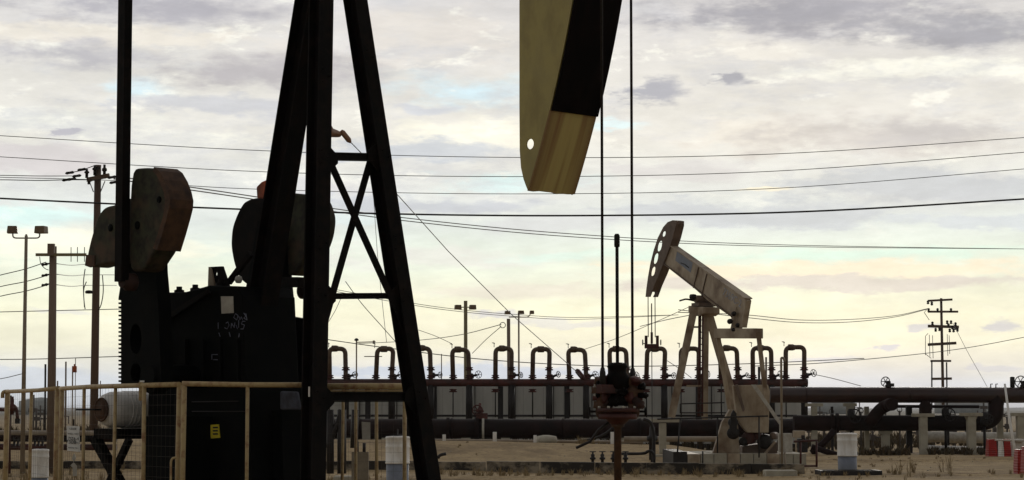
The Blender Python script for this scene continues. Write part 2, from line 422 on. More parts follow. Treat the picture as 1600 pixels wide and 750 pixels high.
def copy_tree(o, loc=None, parent=None):
    c = o.copy(); scene.collection.objects.link(c)
    if parent: c.parent = parent
    if loc is not None: c.location = loc
    for ch in list(o.children): copy_tree(ch, None, c)
    return c
def text_mesh(name, s, size, material, parent, origin, xdir, ydir, depth=.004, align='CENTER'):
    cu = bpy.data.curves.new(name, 'FONT'); cu.body = s; cu.size = size; cu.extrude = depth; cu.align_x = align; cu.align_y = 'CENTER'
    t = bpy.data.objects.new(name, cu); scene.collection.objects.link(t)
    dg = bpy.context.evaluated_depsgraph_get(); me = bpy.data.meshes.new_from_object(t.evaluated_get(dg))
    bpy.data.objects.remove(t); bpy.data.curves.remove(cu)
    x = Vector(xdir).normalized(); y = Vector(ydir); y = (y - x * y.dot(x)).normalized(); z = x.cross(y); O = Vector(origin) - world_loc(parent)
    for v in me.vertices: v.co = O + x * v.co.x + y * v.co.y + z * v.co.z
    me.materials.clear(); me.materials.append(material)
    ob = bpy.data.objects.new(name, me); scene.collection.objects.link(ob); ob.parent = parent; return ob
def arc(p0, corner, p1, n=6):
    p0, corner, p1 = Vector(p0), Vector(corner), Vector(p1)
    return [p0 * (1 - t) ** 2 + corner * 2 * t * (1 - t) + p1 * t * t for t in [i / n for i in range(n + 1)]]
def bent(pts, rad, n=6):
    "polyline with rounded corners"
    pts = [Vector(p) for p in pts]; out = [pts[0]]
    for i in range(1, len(pts) - 1):
        a, c, b = pts[i - 1], pts[i], pts[i + 1]
        k1 = min(rad, (a - c).length * .49); k2 = min(rad, (b - c).length * .49)
        out += arc(c + (a - c).normalized() * k1, c, c + (b - c).normalized() * k2, n)
    return out + [pts[-1]]

class Frame:
    "a pump's own axes: d towards its well, s towards its near side"
    def __init__(self, O, d, s): self.O = Vector(O); self.d = Vector((*d, 0)).normalized(); self.s = Vector((*s, 0)).normalized()
    def w(self, a, z, b): return self.O + self.d * a + self.s * b + Vector((0, 0, z))
    def hit(self, px, py, b):
        C = Vector((0, 0, EYE)); r = ray(px, py); t = (b - (C - self.O).dot(self.s)) / r.dot(self.s)
        p = C + r * t; return (p - self.O).dot(self.d), p.z
    def hw(self, px, py, b): a, z = self.hit(px, py, b); return self.w(a, z, b)
    def ext(self, outline, b0, b1, traced=None):
        pl = [self.hit(px, py, b0 if traced is None else traced) for px, py in outline]
        return [self.w(a, z, b0) for a, z in pl], [self.w(a, z, b1) for a, z in pl]
Z = Vector((0, 0, 1)); XA = Vector((1, 0, 0)); YA = Vector((0, 1, 0))

# ------------------------------------------------------------------ ground, kerb, hills
from mathutils import noise as mn
def sst(a, b, x):
    t = max(0, min(1, (x - a) / (b - a))); return t * t * (3 - 2 * t)
def ground_h(x, y):
    h = 0.06 * sst(66.5, 68.5, y)
    crest = .62 - .022 * (x + 3)
    crest = max(.0, min(.66, crest)) * (1 - sst(6.2, 9.5, x)) * sst(-34, -26, x)
    h += crest * sst(74, 85.5, y) * (1 - .55 * sst(87, 95, y))
    if 20 < y < 140: h += .035 * (mn.noise(Vector((x * .35, y * .12, 0)))) + .05 * mn.noise(Vector((x * .12, y * .05, 3)))
    w = y - .12 * x - .7 * math.sin(x * .21)
    if 40 < y < 66 or x > 8:
        for y0 in (52.5, 54.2, 59.6, 61.4, 76.0, 77.8): h -= .045 * math.exp(-((w - y0) / .28) ** 2) - .03 * math.exp(-((w - y0 - .5) / .25) ** 2)
    return h
def build_ground():
    xs = sorted(set([-9000, -3000, -900, -300, -120, -60] + [i * .8 for i in range(-50, 51)] + [60, 120, 300, 900, 3000, 9000]))
    ys = sorted(set([-200, -40, 0, 10, 20] + [22 + i * .8 for i in range(35)] + [50 + i * .3 for i in range(150)] + [95 + i for i in range(48)] + [150, 170, 200, 260, 400, 700, 1200, 2500, 5000, 9000]))
    b = MB(); n = len(xs)
    b.add([(x, y, ground_h(x, y)) for y in ys for x in xs], [(j * n + i, j * n + i + 1, (j + 1) * n + i + 1, (j + 1) * n + i) for j in range(len(ys) - 1) for i in range(n - 1)], True)
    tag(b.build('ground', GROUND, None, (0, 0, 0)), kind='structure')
build_ground()
b = MB(); n = 160
vs = []
for i in range(n + 1):
    x = -2400 + 4800 * i / n; h = 5 + 7 * (mn.noise(Vector((x * .0012, 1.3, 0))) + .5) + 2 * mn.noise(Vector((x * .006, 5, 0)))
    for y, k in ((5600, 0), (6100, .7), (6600, 1), (7300, .8)): vs.append((x, y, h * k - (1 if k == 0 else 0)))
b.add(vs, [(i * 4 + j, (i + 1) * 4 + j, (i + 1) * 4 + j + 1, i * 4 + j + 1) for i in range(n) for j in range(3)], True)
tag(b.build('hills', mat('far_hill_scrub', (.12, .11, .09), (.08, .08, .07), .01, .95), None, (0, 0, 0)), kind='structure')
# concrete kerb crossing behind the near pump
kb = MB()
kx = [xat(-60, 66), xat(675, 66.5), xat(930, 67.5), xat(1250, 66), xat(1262, 66)]
pts = [(-24, 68.0), (kx[1], 68.0), (xat(930, 66), 66.0), (xat(1250, 66), 65.0)]
for (x0, y0), (x1, y1) in zip(pts[:-1], pts[1:]):
    nseg = max(2, int((x1 - x0) / 1.4))
    for k in range(nseg):
        xa = x0 + (x1 - x0) * k / nseg; xb = x0 + (x1 - x0) * (k + 1) / nseg - .02
        ya = y0 + (y1 - y0) * k / nseg; yb = y0 + (y1 - y0) * (k + 1) / nseg; hh = .30 + random.uniform(-.015, .015)
        kb.prism([(xa, ya, -.1), (xa, ya + .3, -.1), (xa, ya + .3, hh), (xa, ya, hh)], [(xb, yb, -.1), (xb, yb + .3, -.1), (xb, yb + .3, hh), (xb, yb, hh)])
tag(kb.build('kerb', CONCD), kind='structure')

# ================================================================== NEAR PUMPJACK
F1 = Frame((-2.35, 28.0, 0), (.7071, -.7071), (-.7071, -.7071))
P1 = thing('pumpjack', F1.w(0, 0, 0), 'huge black pumpjack towering over the yellow rail fence, its top out of view', 'pumpjack')
def hz(px, py, b, zz):  # point on the line of sight plane clipped to height zz
    a, z = F1.hit(px, py, b); return F1.w(a, zz, b)
legB0, legB1 = F1.hw(487, 846, 1.18), F1.hw(505, -170, .2)
legC0, legC1 = F1.hw(684, 842, -1.18), F1.hw(529, -170, -.22)
legA0, legA1 = F1.hw(352, 838, 0), F1.hw(512, -170, 0)
def leg(a, b_, w, h, rot=0):
    s = (F1.s * math.cos(rot) + F1.d * math.sin(rot)); mbk = MB().ibeam(a, b_, w, h, .022, s); return mbk
leg(legB0, legB1, .225, .225).build('leg', BLACK, P1)
leg(legC0, legC1, .22, .23).build('leg', BLACK, P1)
leg(legA0, legA1, .28, .31).build('leg', BLACK, P1)
def onleg(a, b_, py):
    lo, hi = 0.0, 1.0
    for _ in range(40):
        m = (lo + hi) / 2; p = a.lerp(b_, m); v = p - Vector((0, 0, EYE))
        f = v.y * CP + v.z * SP; u = -v.y * SP + v.z * CP
        if 375 - FPX * u / f > py: lo = m
        else: hi = m
    return a.lerp(b_, lo)
def crossbar(py1, py2, t, inset=0):
    p, q = onleg(legB0, legB1, py1), onleg(legC0, legC1, py2); v = (q - p).normalized()
    MB().ibeam(p + v * inset, q - v * inset, t, t, .012, F1.d).build('crossbar', BLACK, P1)
crossbar(244, 246, .10); crossbar(463, 462, .075); crossbar(620, 620, .13)
def brace(py1, py2, off):
    p, q = onleg(legB0, legB1, py1), onleg(legC0, legC1, py2)
    MB().bar(p + F1.d * off, q + F1.d * off, .02, .095, F1.d).bar(p + F1.d * (off - .035), q + F1.d * (off - .035), .05, .02, F1.d).build('brace', BLACK, P1)
def brace_pts(p, q, off):
    MB().bar(p + F1.d * off, q + F1.d * off, .02, .095, F1.d).bar(p + F1.d * (off - .035), q + F1.d * (off - .035), .05, .02, F1.d).build('brace', BLACK, P1)
brace_pts(onleg(legB0, legB1, 218), onleg(legC0, legC1, 520), .02)
brace_pts(onleg(legC0, legC1, 226), onleg(legB0, legB1, 572), -.05)
def gp(px, py, off=.03):
    return None
# gussets at the crossbar ends
for (lg, py, dirn) in (((legB0, legB1), 246, 1), ((legC0, legC1), 244, -1), ((legB0, legB1), 462, 1), ((legC0, legC1), 464, -1), ((legB0, legB1), 622, 1), ((legC0, legC1), 620, -1)):
    p = onleg(*lg, py); ax = -F1.s * dirn
    A = [p + ax * .02 + Z * .22, p + ax * .26 + Z * .04, p + ax * .26 - Z * .06, p + ax * .02 - Z * .26]
    MB().prism([q + F1.d * .075 for q in A], [q + F1.d * .060 for q in A]).build('gusset', BLACK, P1)
# bolts and splice plates on the legs
for (lg, pys) in (((legB0, legB1), (120, 246, 380, 462, 622)), ((legC0, legC1), (90, 246, 380, 462, 622))):
    for py in pys:
        p = onleg(*lg, py)
        for k in range(3):
            w_ = .055 * (-1) ** k
            MB().lathe(p + F1.d * .12 + F1.s * w_ + Z * (k * .08 - .08), [(.014, 0), (.014, .02)], 6, F1.d).build('bolt', BLACK, P1)
# top bearing platform and walking beam (above the frame)
top = F1.w(0, legB1.z + .1, 0); zt = legB1.z
MB().box(F1.w(0.02, zt + .02, 0), (.9, .8, .1), (F1.d, F1.s, Z)).lathe(F1.w(0, zt + .28, .38), [(.2, 0), (.2, -.76)], 20, F1.s).box(F1.w(0, zt + .15, 0), (.5, .7, .18), (F1.d, F1.s, Z)).build('centre_bearing', BLACK, P1)
# horsehead
A0 = 4.97
smp = [(893, 0), (881, 80), (862, 172), (843, 235), (822, 298)]
ab = [F1.hit(px, py, .375) for px, py in smp]
ys_ = [math.sqrt(max(.0, A0 - a)) for a, z in ab]; zs_ = [z for a, z in ab]
mz = sum(zs_) / 5; my = sum(ys_) / 5; sl = sum((z - mz) * (y - my) for z, y in zip(zs_, ys_)) / sum((z - mz) ** 2 for z in zs_)
ic = my - sl * mz
print('head fit', [round(v, 2) for v in ys_], [round(v, 2) for v in zs_], sl, 'z0', -ic / sl)
def face_a(z):
    y = sl * z + ic
    if y < 0: y *= 1
    return A0 - y * y
zbot = ab[-1][1]; zsplit = ab[2][1]; ztop = zbot + 5.2
zl = [zbot + (ztop - zbot) * i / 30 for i in range(31)]
al = F1.hit(811, 150, .375)[0]
def back_a(z): return F1.hit(811.5, 200, .375)[0]
NPX = [(z, face_a(z)) for z in zl]
outl = [(a, z) for z, a in NPX] + [(back_a(ztop), ztop)]
# lower back corner, traced
for px, py in ((811.5, 60), (811.5, 160), (812, 235), (814, 262), (818, 280), (822, 291)): outl.append(F1.hit(px, py, .375))
hc = F1.hit(828, 225, .375)
hole = [(hc[0] + .062 * math.cos(t), hc[1] + .062 * math.sin(t)) for t in [2 * math.pi * k / 16 for k in range(16)]]
hole2 = [(hc[0] + .35 + .2 * math.cos(t), ztop - 1.5 + .3 * math.sin(t)) for t in [2 * math.pi * k / 16 for k in range(16)]]
HH = MB().plate(outl, [hole], lambda a, z, w: F1.w(a, z, w), .375, .355).build('horsehead', HEADP, P1)
MB().plate(outl, [hole], lambda a, z, w: F1.w(a, z, w), -.355, -.375).build('side_plate', HEADP, HH)
def facestrip(z0, z1, off, name, m, wob=0):
    zz = [z0 + (z1 - z0) * i / 16 for i in range(17)]; bb = [.385 - .77 * i / 8 for i in range(9)]
    mb = MB(); V = []
    for layer in (0, .022):
        for i, z in enumerate(zz):
            for j, bq in enumerate(bb):
                dz = wob * (math.sin(bq * 14) * .5 + math.sin(bq * 31 + 1) * .3) if i == 0 else 0
                V.append(F1.w(face_a(z + dz) + off + layer, z + dz, bq))
    n1, n2 = 17, 9; fs = []
    for l in (0, 1):
        o = l * n1 * n2
        fs += [(o + i * n2 + j, o + i * n2 + j + 1, o + (i + 1) * n2 + j + 1, o + (i + 1) * n2 + j) for i in range(16) for j in range(8)]
    o = n1 * n2
    for i in range(16):
        for j in (0, 8): fs.append((i * n2 + j, (i + 1) * n2 + j, o + (i + 1) * n2 + j, o + i * n2 + j))
    for j in range(8):
        for i in (0, 16): fs.append((i * n2 + j, i * n2 + j + 1, o + i * n2 + j + 1, o + i * n2 + j))
    mb.add(V, fs); return mb.build(name, m, HH)
facestrip(zbot, zsplit, .002, 'face_plate', HEADF, .012)
fu = facestrip(zsplit - .006, ztop, .030, 'wear_pad', FACEB); fu['label'] = 'black wear pad on the upper face'
# walking beam
bz = zt + .75; ha = face_a(bz + .4) - 1.0
MB().ibeam(F1.w(-3.2, bz - .25, 0), F1.w(ha + .3, bz + .35, 0), .32, .75, .04, F1.s).build('walking_beam', BLACK, P1)
MB().box(F1.w(ha + .25, bz + .35, 0), (.3, .69, 1.2), (F1.d, F1.s, Z)).build('head_mount', BLACK, P1)
# pitman arms and equaliser
pt = F1.hit(198, -170, 1.62); pb = F1.hit(190, 440, 1.62)
for sb in (1, -1):
    MB().bar(F1.w(pt[0], pt[1], 1.62 * sb), F1.w(pb[0], pb[1], 1.62 * sb), .12, .155, F1.s).build('pitman_arm', BLACK, P1)
    wb = MB().lathe(F1.w(pb[0], pb[1], 1.4 * sb), [(.08, 0), (.12, .03 * sb), (.12, .14 * sb), (.08, .17 * sb), (.08, .22 * sb)], 18, F1.s).build('wrist_pin', RUSTD, P1)
MB().bar(F1.w(pt[0], pt[1] + .1, 1.75), F1.w(pt[0], pt[1] + .1, -1.75), .25, .3, F1.d).build('equaliser', BLACK, P1)
# cranks with toothed edges
teeth = []
for k in range(21):
    y = 466 + k * 6.4; teeth += [(185, y), (185, y + 2.8), (189, y + 3.2), (189, y + 6.2)]
crank_out = [(187, 604), (215, 606), (235, 616), (252, 600), (247, 470), (243, 425), (240, 330), (208, 330), (197, 400), (189, 440)] + teeth
for sb in (1, -1):
    pl = [F1.hit(px, py, 1.16) for px, py in crank_out]
    hs = []
    for hx, hy, rx, ry in ((212, 530, 9, 24), (212, 582, 8, 15)):
        hs.append([F1.hit(hx + rx * math.cos(t), hy + ry * math.sin(t), 1.16) for t in [2 * math.pi * q / 16 for q in range(16)]])
    ck = MB().plate(pl, hs, lambda a, z, w: F1.w(a, z, w), 1.16 * sb, .96 * sb).build('crank', BLACK2, P1)
    MB().lathe(F1.w(*F1.hit(234, 588, 1.16)[:2], 1.2 * sb), [(.16, -.0), (.16, -.9 * sb)], 18, F1.s).build('crank_shaft', BLACK2, P1)
def smooth_loop(P, n=2):
    for _ in range(n):   # corner cutting
        Q = []
        for i in range(len(P)):
            a, c = P[i], P[(i + 1) % len(P)]; Q += [(a[0] * .8 + c[0] * .2, a[1] * .8 + c[1] * .2), (a[0] * .2 + c[0] * .8, a[1] * .2 + c[1] * .8)]
        P = Q
    return P
def weight(out, b0, b1, traced, m, name='counterweight'):
    out = smooth_loop(out)
    A, B = F1.ext(out, b0, b1, traced); return MB().prism(A, B).build(name, m, P1, bevel=.03)
w1o = [(204, 264), (226, 262), (243, 263), (253, 276), (262, 298), (265, 316), (261, 336), (252, 366), (243, 392), (232, 408), (222, 424), (200, 424)]
w1 = weight(w1o, 1.52, 1.18, 1.52, OLIVEW)
A, B = F1.ext([(242, 261), (250, 267), (258, 281), (264, 297), (267, 311), (266, 324), (262, 340), (255, 365), (247, 391), (240, 388), (249, 362), (256, 338), (259, 322), (259, 311), (257, 300), (251, 284), (246, 274), (240, 268)], 1.535, 1.16, 1.52)
MB().prism(A, B).build('rusty_rim', BROWNW, w1)
w2o = [(190, 306), (181, 312), (180, 320), (164, 323), (153, 336), (148, 352), (141, 375), (136, 398), (134, 415), (142, 418), (156, 414), (190, 408)]
w2 = weight(w2o, 1.50, 1.2, 1.50, OLIVEW)
A, B = F1.ext([(136, 398), (134, 415), (142, 418), (149, 415), (149, 399)], 1.515, 1.49, 1.5); MB().prism(A, B).build('rusty_patch', BROWNW, w2)
for px, py, r in ((249, 312, .045), (215, 352, .055)):
    MB().lathe(F1.hw(px, py, 1.52), [(r, -.01), (r, .012), (r * .7, .02), (0, .02)], 14, F1.s).build('bolt_pocket', BLACK2, w1)
for px, py, r in ((173, 356, .05),):
    MB().lathe(F1.hw(px, py, 1.50), [(r, -.01), (r, .012), (r * .7, .02), (0, .02)], 14, F1.s).build('bolt_pocket', BLACK2, w2)
w3o = [(425, 306), (392, 310), (380, 316), (370, 334), (362, 356), (360, 384), (365, 412), (374, 436), (392, 450), (425, 450)]
weight(w3o, -1.1, -1.45, -1.1, BLACK)
w4o = [(440, 300), (462, 302), (478, 304), (486, 318), (492, 340), (488, 370), (474, 405), (462, 430), (440, 430)]
weight(w4o, -1.1, -1.5, -1.1, OLIVEW)
A, B = F1.ext([(401, 310), (400, 292), (408, 284), (422, 278), (436, 278), (440, 310)], -.95, -1.09, -.95); MB().prism(A, B).build('crank_tip', REDRUST, P1, bevel=.02)
MB().lathe(F1.hw(502, 348, -1.5), [(0, -.08), (.1, -.06), (.14, 0), (.14, .1), (.1, .15), (0, .17)], 16, F1.s).build('weight_bolt_cap', YRAIL, P1)
MB().bar(F1.hw(400, 441, -.9), F1.hw(470, 441, -.9), .1, .14, F1.s).build('weight_clamp', BLACK, P1)
# gearbox
gb_o = [(240, 604), (240, 472), (262, 468), (263, 457), (290, 456), (316, 449), (326, 446), (370, 447), (378, 462), (384, 604)]
A, B = F1.ext(gb_o, .45, -.45, .45); GB = MB().prism(A, B).build('gearbox', BLACK2, P1, bevel=.015)
A, B = F1.ext([(246, 506), (252, 510), (300, 478), (330, 458), (327, 453), (298, 470)], .50, .447, .45); MB().prism(A, B).build('flange_lip', BLACK, GB)
for xx in (262, 290, 318, 345, 372):
    A, B = F1.ext([(xx, 530), (xx + 4, 530), (xx + 4, 600), (xx, 600)], .50, .447, .45); MB().prism(A, B).build('stiffener', BLACK2, GB)
for xx, yy in ((345, 447), (280, 458), (305, 455), (300, 466)):
    p = F1.hw(xx, yy, .2); MB().lathe(p, [(.07, -.05), (.07, .04), (.04, .05), (.04, .09)], 8).build('filler_cap', BLACK, GB)
# lifting lug with a hole, tan inner side
lg = [F1.hit(*p, .2) for p in ((327, 449), (327, 417), (346, 416), (357, 449))]
lh = F1.hit(337, 428, .2)
MB().plate(lg, [[(lh[0] + .035 * math.cos(2 * math.pi * k / 12), lh[1] + .035 * math.sin(2 * math.pi * k / 12)) for k in range(12)]], lambda a, z, w: F1.w(a, z, w), .2, .16).build('lifting_lug', BLACK, GB)
A, B = F1.ext([(327, 449), (328, 417), (332, 420), (338, 449)], .225, .203, .2); MB().prism(A, B).build('lug_stiffener', TAN, GB)
MB().bar(F1.hw(358, 441, .1), F1.hw(392, 396, .1), .05, .08, F1.s).build('lug_brace', BLACK, GB)
MB().lathe(F1.hw(376, 437, .12), [(.0, 0), (.05, .01), (.05, .06), (0, .07)], 12, F1.s).build('sight_glass', WHITED, GB)
# paper plate, chalk marks, grille, yellow sticker
def onface(px, py, off=.452): return F1.hw(px, py, off)
pl = [onface(*p, .458) for p in ((345, 463), (364, 463), (365, 489), (346, 490))]
q = MB().prism(pl, [p - F1.s * .006 for p in pl]).build('paper_notice', WHITED, GB); q['label'] = 'white paper notice stuck to the gearbox'
marks = [[(368, 490), (365, 496), (370, 500), (372, 493), (368, 490)], [(373, 494), (375, 500), (377, 495), (379, 500)], [(381, 489), (384, 494), (381, 497), (386, 500), (384, 490)],
         [(341, 504), (341, 514)], [(351, 512), (355, 514), (358, 508), (356, 503), (353, 505)], [(361, 513), (362, 505), (366, 512), (367, 504)], [(369, 508), (371, 514)], [(373, 512), (373, 500)], [(376, 514), (380, 514), (382, 508), (377, 506), (379, 502), (383, 502)],
         [(342, 520), (344, 526)], [(358, 519), (360, 526)], [(374, 521), (373, 527)]]
cm = MB()
for mk in marks:
    for p, q2 in zip(mk[:-1], mk[1:]):
        cm.tube([F1.hw(*p, .456), F1.hw(*q2, .456)], .0055, 4)
cm.build('chalk_marks', CHALK, GB)
gm = MB()
for p, q2 in (((331, 554), (346, 554)), ((346, 554), (346, 562)), ((331, 562), (331, 554)), ((333, 562), (344, 562))): gm.tube([F1.hw(*p, .456), F1.hw(*q2, .456)], .006, 4)
gm.build('stencil_mark', CHALK, GB)
# pedestal under the gearbox, skid, belt guard
A, B = F1.ext([(232, 606), (392, 606), (392, 700), (400, 848), (225, 860)], .55, -.55, .55); PD = MB().prism(A, B).build('pedestal', BLACK2, P1, bevel=.01)
A, B = F1.ext([(225, 650), (290, 650), (290, 850), (215, 860)], .98, .552, .98); MB().prism(A, B).build('side_box', BLACK2, P1, bevel=.01)
A, B = F1.ext([(396, 640), (440, 640), (445, 850), (396, 850)], .2, -.2, .2); MB().prism(A, B).build('control_cabinet', BLACK2, P1, bevel=.01)
A, B = F1.ext([(329, 664), (342, 663), (344, 684), (331, 685)], .575, .556, .56)
st = MB().prism(A, B).build('warning_sticker', YELLOW, PD); st['label'] = 'yellow warning sticker with dark lettering rows'
for yy in (667, 672, 677):
    A, B = F1.ext([(332, yy), (340, yy - .4), (341, yy + 2.2), (333, yy + 2.5)], .578, .5755, .578); MB().prism(A, B).build('lettering', INK, st)
MB().tube([F1.hw(300, 628, .57), F1.hw(372, 627, .57)], .008, 5).tube([F1.hw(300, 643, .57), F1.hw(382, 643, .57)], .008, 5).build('conduit', DARKS, PD)
A, B = F1.ext([(437, 611), (462, 612), (467, 640), (437, 640)], .42, .36, .42); MB().prism(A, B).build('drive_housing', mat('dim_blue_housing', (.06, .065, .085), (.03, .03, .04), 6, .8), P1, bevel=.02)
MB().box(F1.w(-2.0, .2, .62), (8.0, .22, .4), (F1.d, F1.s, Z)).build('skid_rail', BLACK, P1)
MB().box(F1.w(-2.0, .2, -.62), (8.0, .22, .4), (F1.d, F1.s, Z)).build('skid_rail', BLACK, P1)
MB().box(F1.w(.95, .2, 0), (.25, 2.8, .41), (F1.d, F1.s, Z)).build('skid_crossmember', BLACK, P1)
A, B = F1.ext([(450, 494), (486, 500), (492, 640), (450, 640)], -1.2, -1.3, -1.2); MB().prism(A, B).build('gap_filler', BLACK2, P1)  # dark sheet added to close the bright sky gap behind the leg
# electric motor on its stand
mc = F1.hit(160, 640, 1.0); ma, mzz = mc
MO = MB().lathe(F1.w(ma, mzz, 1.0), [(.0, .02), (.13, .02), (.135, .0), (.21, -.04), (.245, -.14), (.25, -.3), (.25, -.85), (.2, -.9), (.0, -.92)], 28, F1.s).build('motor', MOTORM, P1)
MB().ring(F1.w(ma, mzz, 1.02), F1.s, .15, .018).lathe(F1.w(ma, mzz, 1.025), [(0, 0), (.145, 0), (.145, -.03)], 20, F1.s).build('fan_grille', BROWNW, MO)
for k in range(9):
    MB().ring(F1.w(ma, mzz, .66 - k * .06), F1.s, .252, .008, 24, 4).build('cooling_fin', MOTORM, MO)
MB().tube([F1.w(ma, mzz, 1.02), F1.w(ma, mzz, 1.02) + Vector((-.33, -.1, 0))], .012, 6).build('shaft', DARKS, MO)
MB().box(F1.w(ma, mzz - .33, .5), (.55, .9, .14), (F1.d, F1.s, Z)).bar(F1.w(ma - .3, mzz - .4, .9), F1.w(ma + .8, .4, .9), .12, .12, F1.s).bar(F1.w(ma + .1, mzz - .4, .1), F1.w(ma + .1, .4, .1), .12, .12, F1.s).bar(F1.w(ma + .5, mzz - .4, .9), F1.w(ma - .35, .4, .9), .08, .08, F1.s).build('motor_stand', BLACK, P1)
MB().box(F1.w(ma, .3, .2), (1.0, 1.6, .2), (F1.d, F1.s, Z)).build('motor_skid', BLACK, P1)
bg0 = F1.w(ma, mzz, -.15); bg1 = F1.w(-2.6, 2.35, -.15)
tdir = (bg1 - bg0).normalized(); sd2 = tdir.cross(F1.s).normalized()
A = [bg0 - tdir * .3 + sd2 * .3, bg0 - tdir * .3 - sd2 * .3, bg1 + tdir * .6 - sd2 * .5, bg1 + tdir * .6 + sd2 * .5]
MB().prism(A, [p - F1.s * .22 for p in A]).build('belt_guard', BLACK2, P1, bevel=.04)
MB().box(F1.hw(222, 596, 1.24), (.09, .01, .025), (F1.d, F1.s, Z)).build('reflector_tag', WHITE, P1)
MB().box(F1.hw(483, 612, 1.33), (.02, .01, .12), (F1.d, F1.s, Z)).build('leg_tag', WHITE, P1)
# bridle cables, carrier bar
YW = 24.46; XW = xat(965, YW); aw = (Vector((XW, YW, 0)) - F1.O).dot(F1.d); print('well a', aw)
zc = zat(597, YW)
for bq in (.25, -.25):
    MB().tube([F1.w(aw, zc, bq), F1.w(aw, ztop - .8, bq), F1.w(face_a(ztop) + .03, ztop, bq)], .0155, 8).build('bridle_cable', STEEL, P1)
    MB().lathe(F1.w(aw, zc - .1, bq), [(.035, 0), (.035, .2), (.022, .26)], 10).build('cable_socket', DARKS, P1)
MB().box(F1.w(aw, zc - .08, 0), (.1, .62, .1), (F1.d, F1.s, Z)).build('carrier_bar', REDB, P1, bevel=.01)

# near wellhead
WH = thing('wellhead', (XW, YW, 0), 'rusty red wellhead with bolted flange and tall polished rod under the near horsehead', 'wellhead')
def W(px, py): return at(px, py, YW)
def zc_(py): return zat(py, YW)
wc = lambda py: Vector((XW, YW, zc_(py)))
MB().lathe(Vector((XW, YW, 0)), [(.042, 0), (.042, zc_(668)), (.075, zc_(667)), (.075, zc_(662))], 16).build('casing_pipe', BROWNW, WH)
MB().lathe(wc(664), [(.07, 0), (.12, .05), (.19, .10), (.21, .12)], 16).build('reducer', REDB, WH)
fl = MB().lathe(wc(652), [(.10, -.02), (.22, -.02), (.22, .035), (.15, .04), (.15, .055), (.235, .06), (.235, .10), (.1, .105)], 24).build('flange', REDB, WH)
for k in range(8):
    an = k * math.pi / 4 + .25; p = wc(652) + Vector((math.cos(an), math.sin(an), 0)) * .215
    MB().lathe(p, [(.016, .10), (.016, .125)], 6).build('bolt', WHITED, fl)
MB().lathe(wc(634), [(.12, 0), (.1, .08), (.08, .12), (.08, .3), (.105, .31), (.105, .36), (.08, .38)], 18).build('stuffing_box', BLACK, WH)
MB().lathe(wc(604), [(.09, -.04), (.13, 0), (.14, .1), (.1, .16), (.1, .2), (.12, .22), (.1, .26), (.05, .27)], 18).build('rod_clamp', BLACK, WH)
MB().box(wc(606), (.16, .2, .12)).build('clamp_body', DARKS, WH, bevel=.02)
for sx in (-1, 1):
    c0 = Vector((XW + sx * .1, YW, zc_(622))); ax = Vector((sx, 0, 0))
    rm = MB().lathe(c0 + Z * .0, [(.06, -.08), (.06, .02), (.085, .03), (.085, .07), (.05, .08), (.05, .12), (.03, .13), (.03, .18)], 14, ax).build('side_valve', REDB, WH)
    MB().tube(bent([wc(648) + ax * .15, wc(648) + ax * .2 + Z * .0, wc(630) + ax * .19, wc(600) + ax * .17], .05), .052, 10).build('side_pipe', BROWNW, WH)
    for py, r, ln in ((596, .062, .09), (612, .055, .12), (634, .06, .1)):
        MB().lathe(wc(py) + ax * .17, [(r * .8, -.05), (r, -.04), (r, .04), (r * .7, .05), (r * .7, ln)], 12, ax + Z * .15).build('valve_body', BROWNW, WH)
    MB().lathe(wc(603) + ax * .245, [(.02, 0), (.02, .02)], 8, ax).lathe(wc(617) + ax * .235, [(.024, 0), (.024, .03)], 8, ax).build('fitting', WHITED, WH)
    MB().ring(wc(643) + ax * .31, ax, .045, .008, 14, 5).tube([wc(643) + ax * .2, wc(643) + ax * .32], .012, 6).build('handwheel', BLACK, WH)
for px, py, r, l, dx_, dz_, mm in ((935, 600, .03, .05, -1, .1, BLACK), (935, 617, .03, .05, -1, -.1, BLACK), (1004, 604, .035, .05, 1, .1, BLACK), (1007, 618, .03, .07, 1, 0, BLACK), (947, 628, .05, .08, -.5, .5, RUSTD),
                                 (941, 592, .045, .06, -.3, 1, REDB), (993, 594, .05, .05, .2, 1, REDB), (999, 632, .045, .09, .6, -.6, RUSTD), (952, 645, .04, .1, -1, -.2, REDB), (978, 646, .04, .1, 1, -.3, REDB), (971, 612, .05, .08, .3, .4, BLACK), (958, 626, .055, .06, -.4, .2, BLACK)):
    MB().lathe(W(px, py) - YA * random.uniform(.02, .12), [(r, -l), (r, 0), (r * 1.25, .005), (r * 1.25, .02), (r * .6, .025), (r * .6, l * .6)], 10, Vector((dx_, -.5, dz_))).build('fitting', mm, WH)
MB().lathe(wc(575), [(.08, -.14), (.075, -.02), (.05, .0), (.045, .05), (.02, .06)], 14).build('packing_gland', REDB, WH)
MB().tube([wc(590), wc(372)], .019, 10).lathe(wc(386), [(.03, 0), (.033, .02), (.033, .13), (.02, .15)], 10).build('polished_rod', STEEL, WH)
MB().tube([wc(655) + Vector((-.05, 0, 0)), W(935, 672), W(922, 690), W(900, 700)], .016, 6).build('bleed_hose', DARKS, WH)

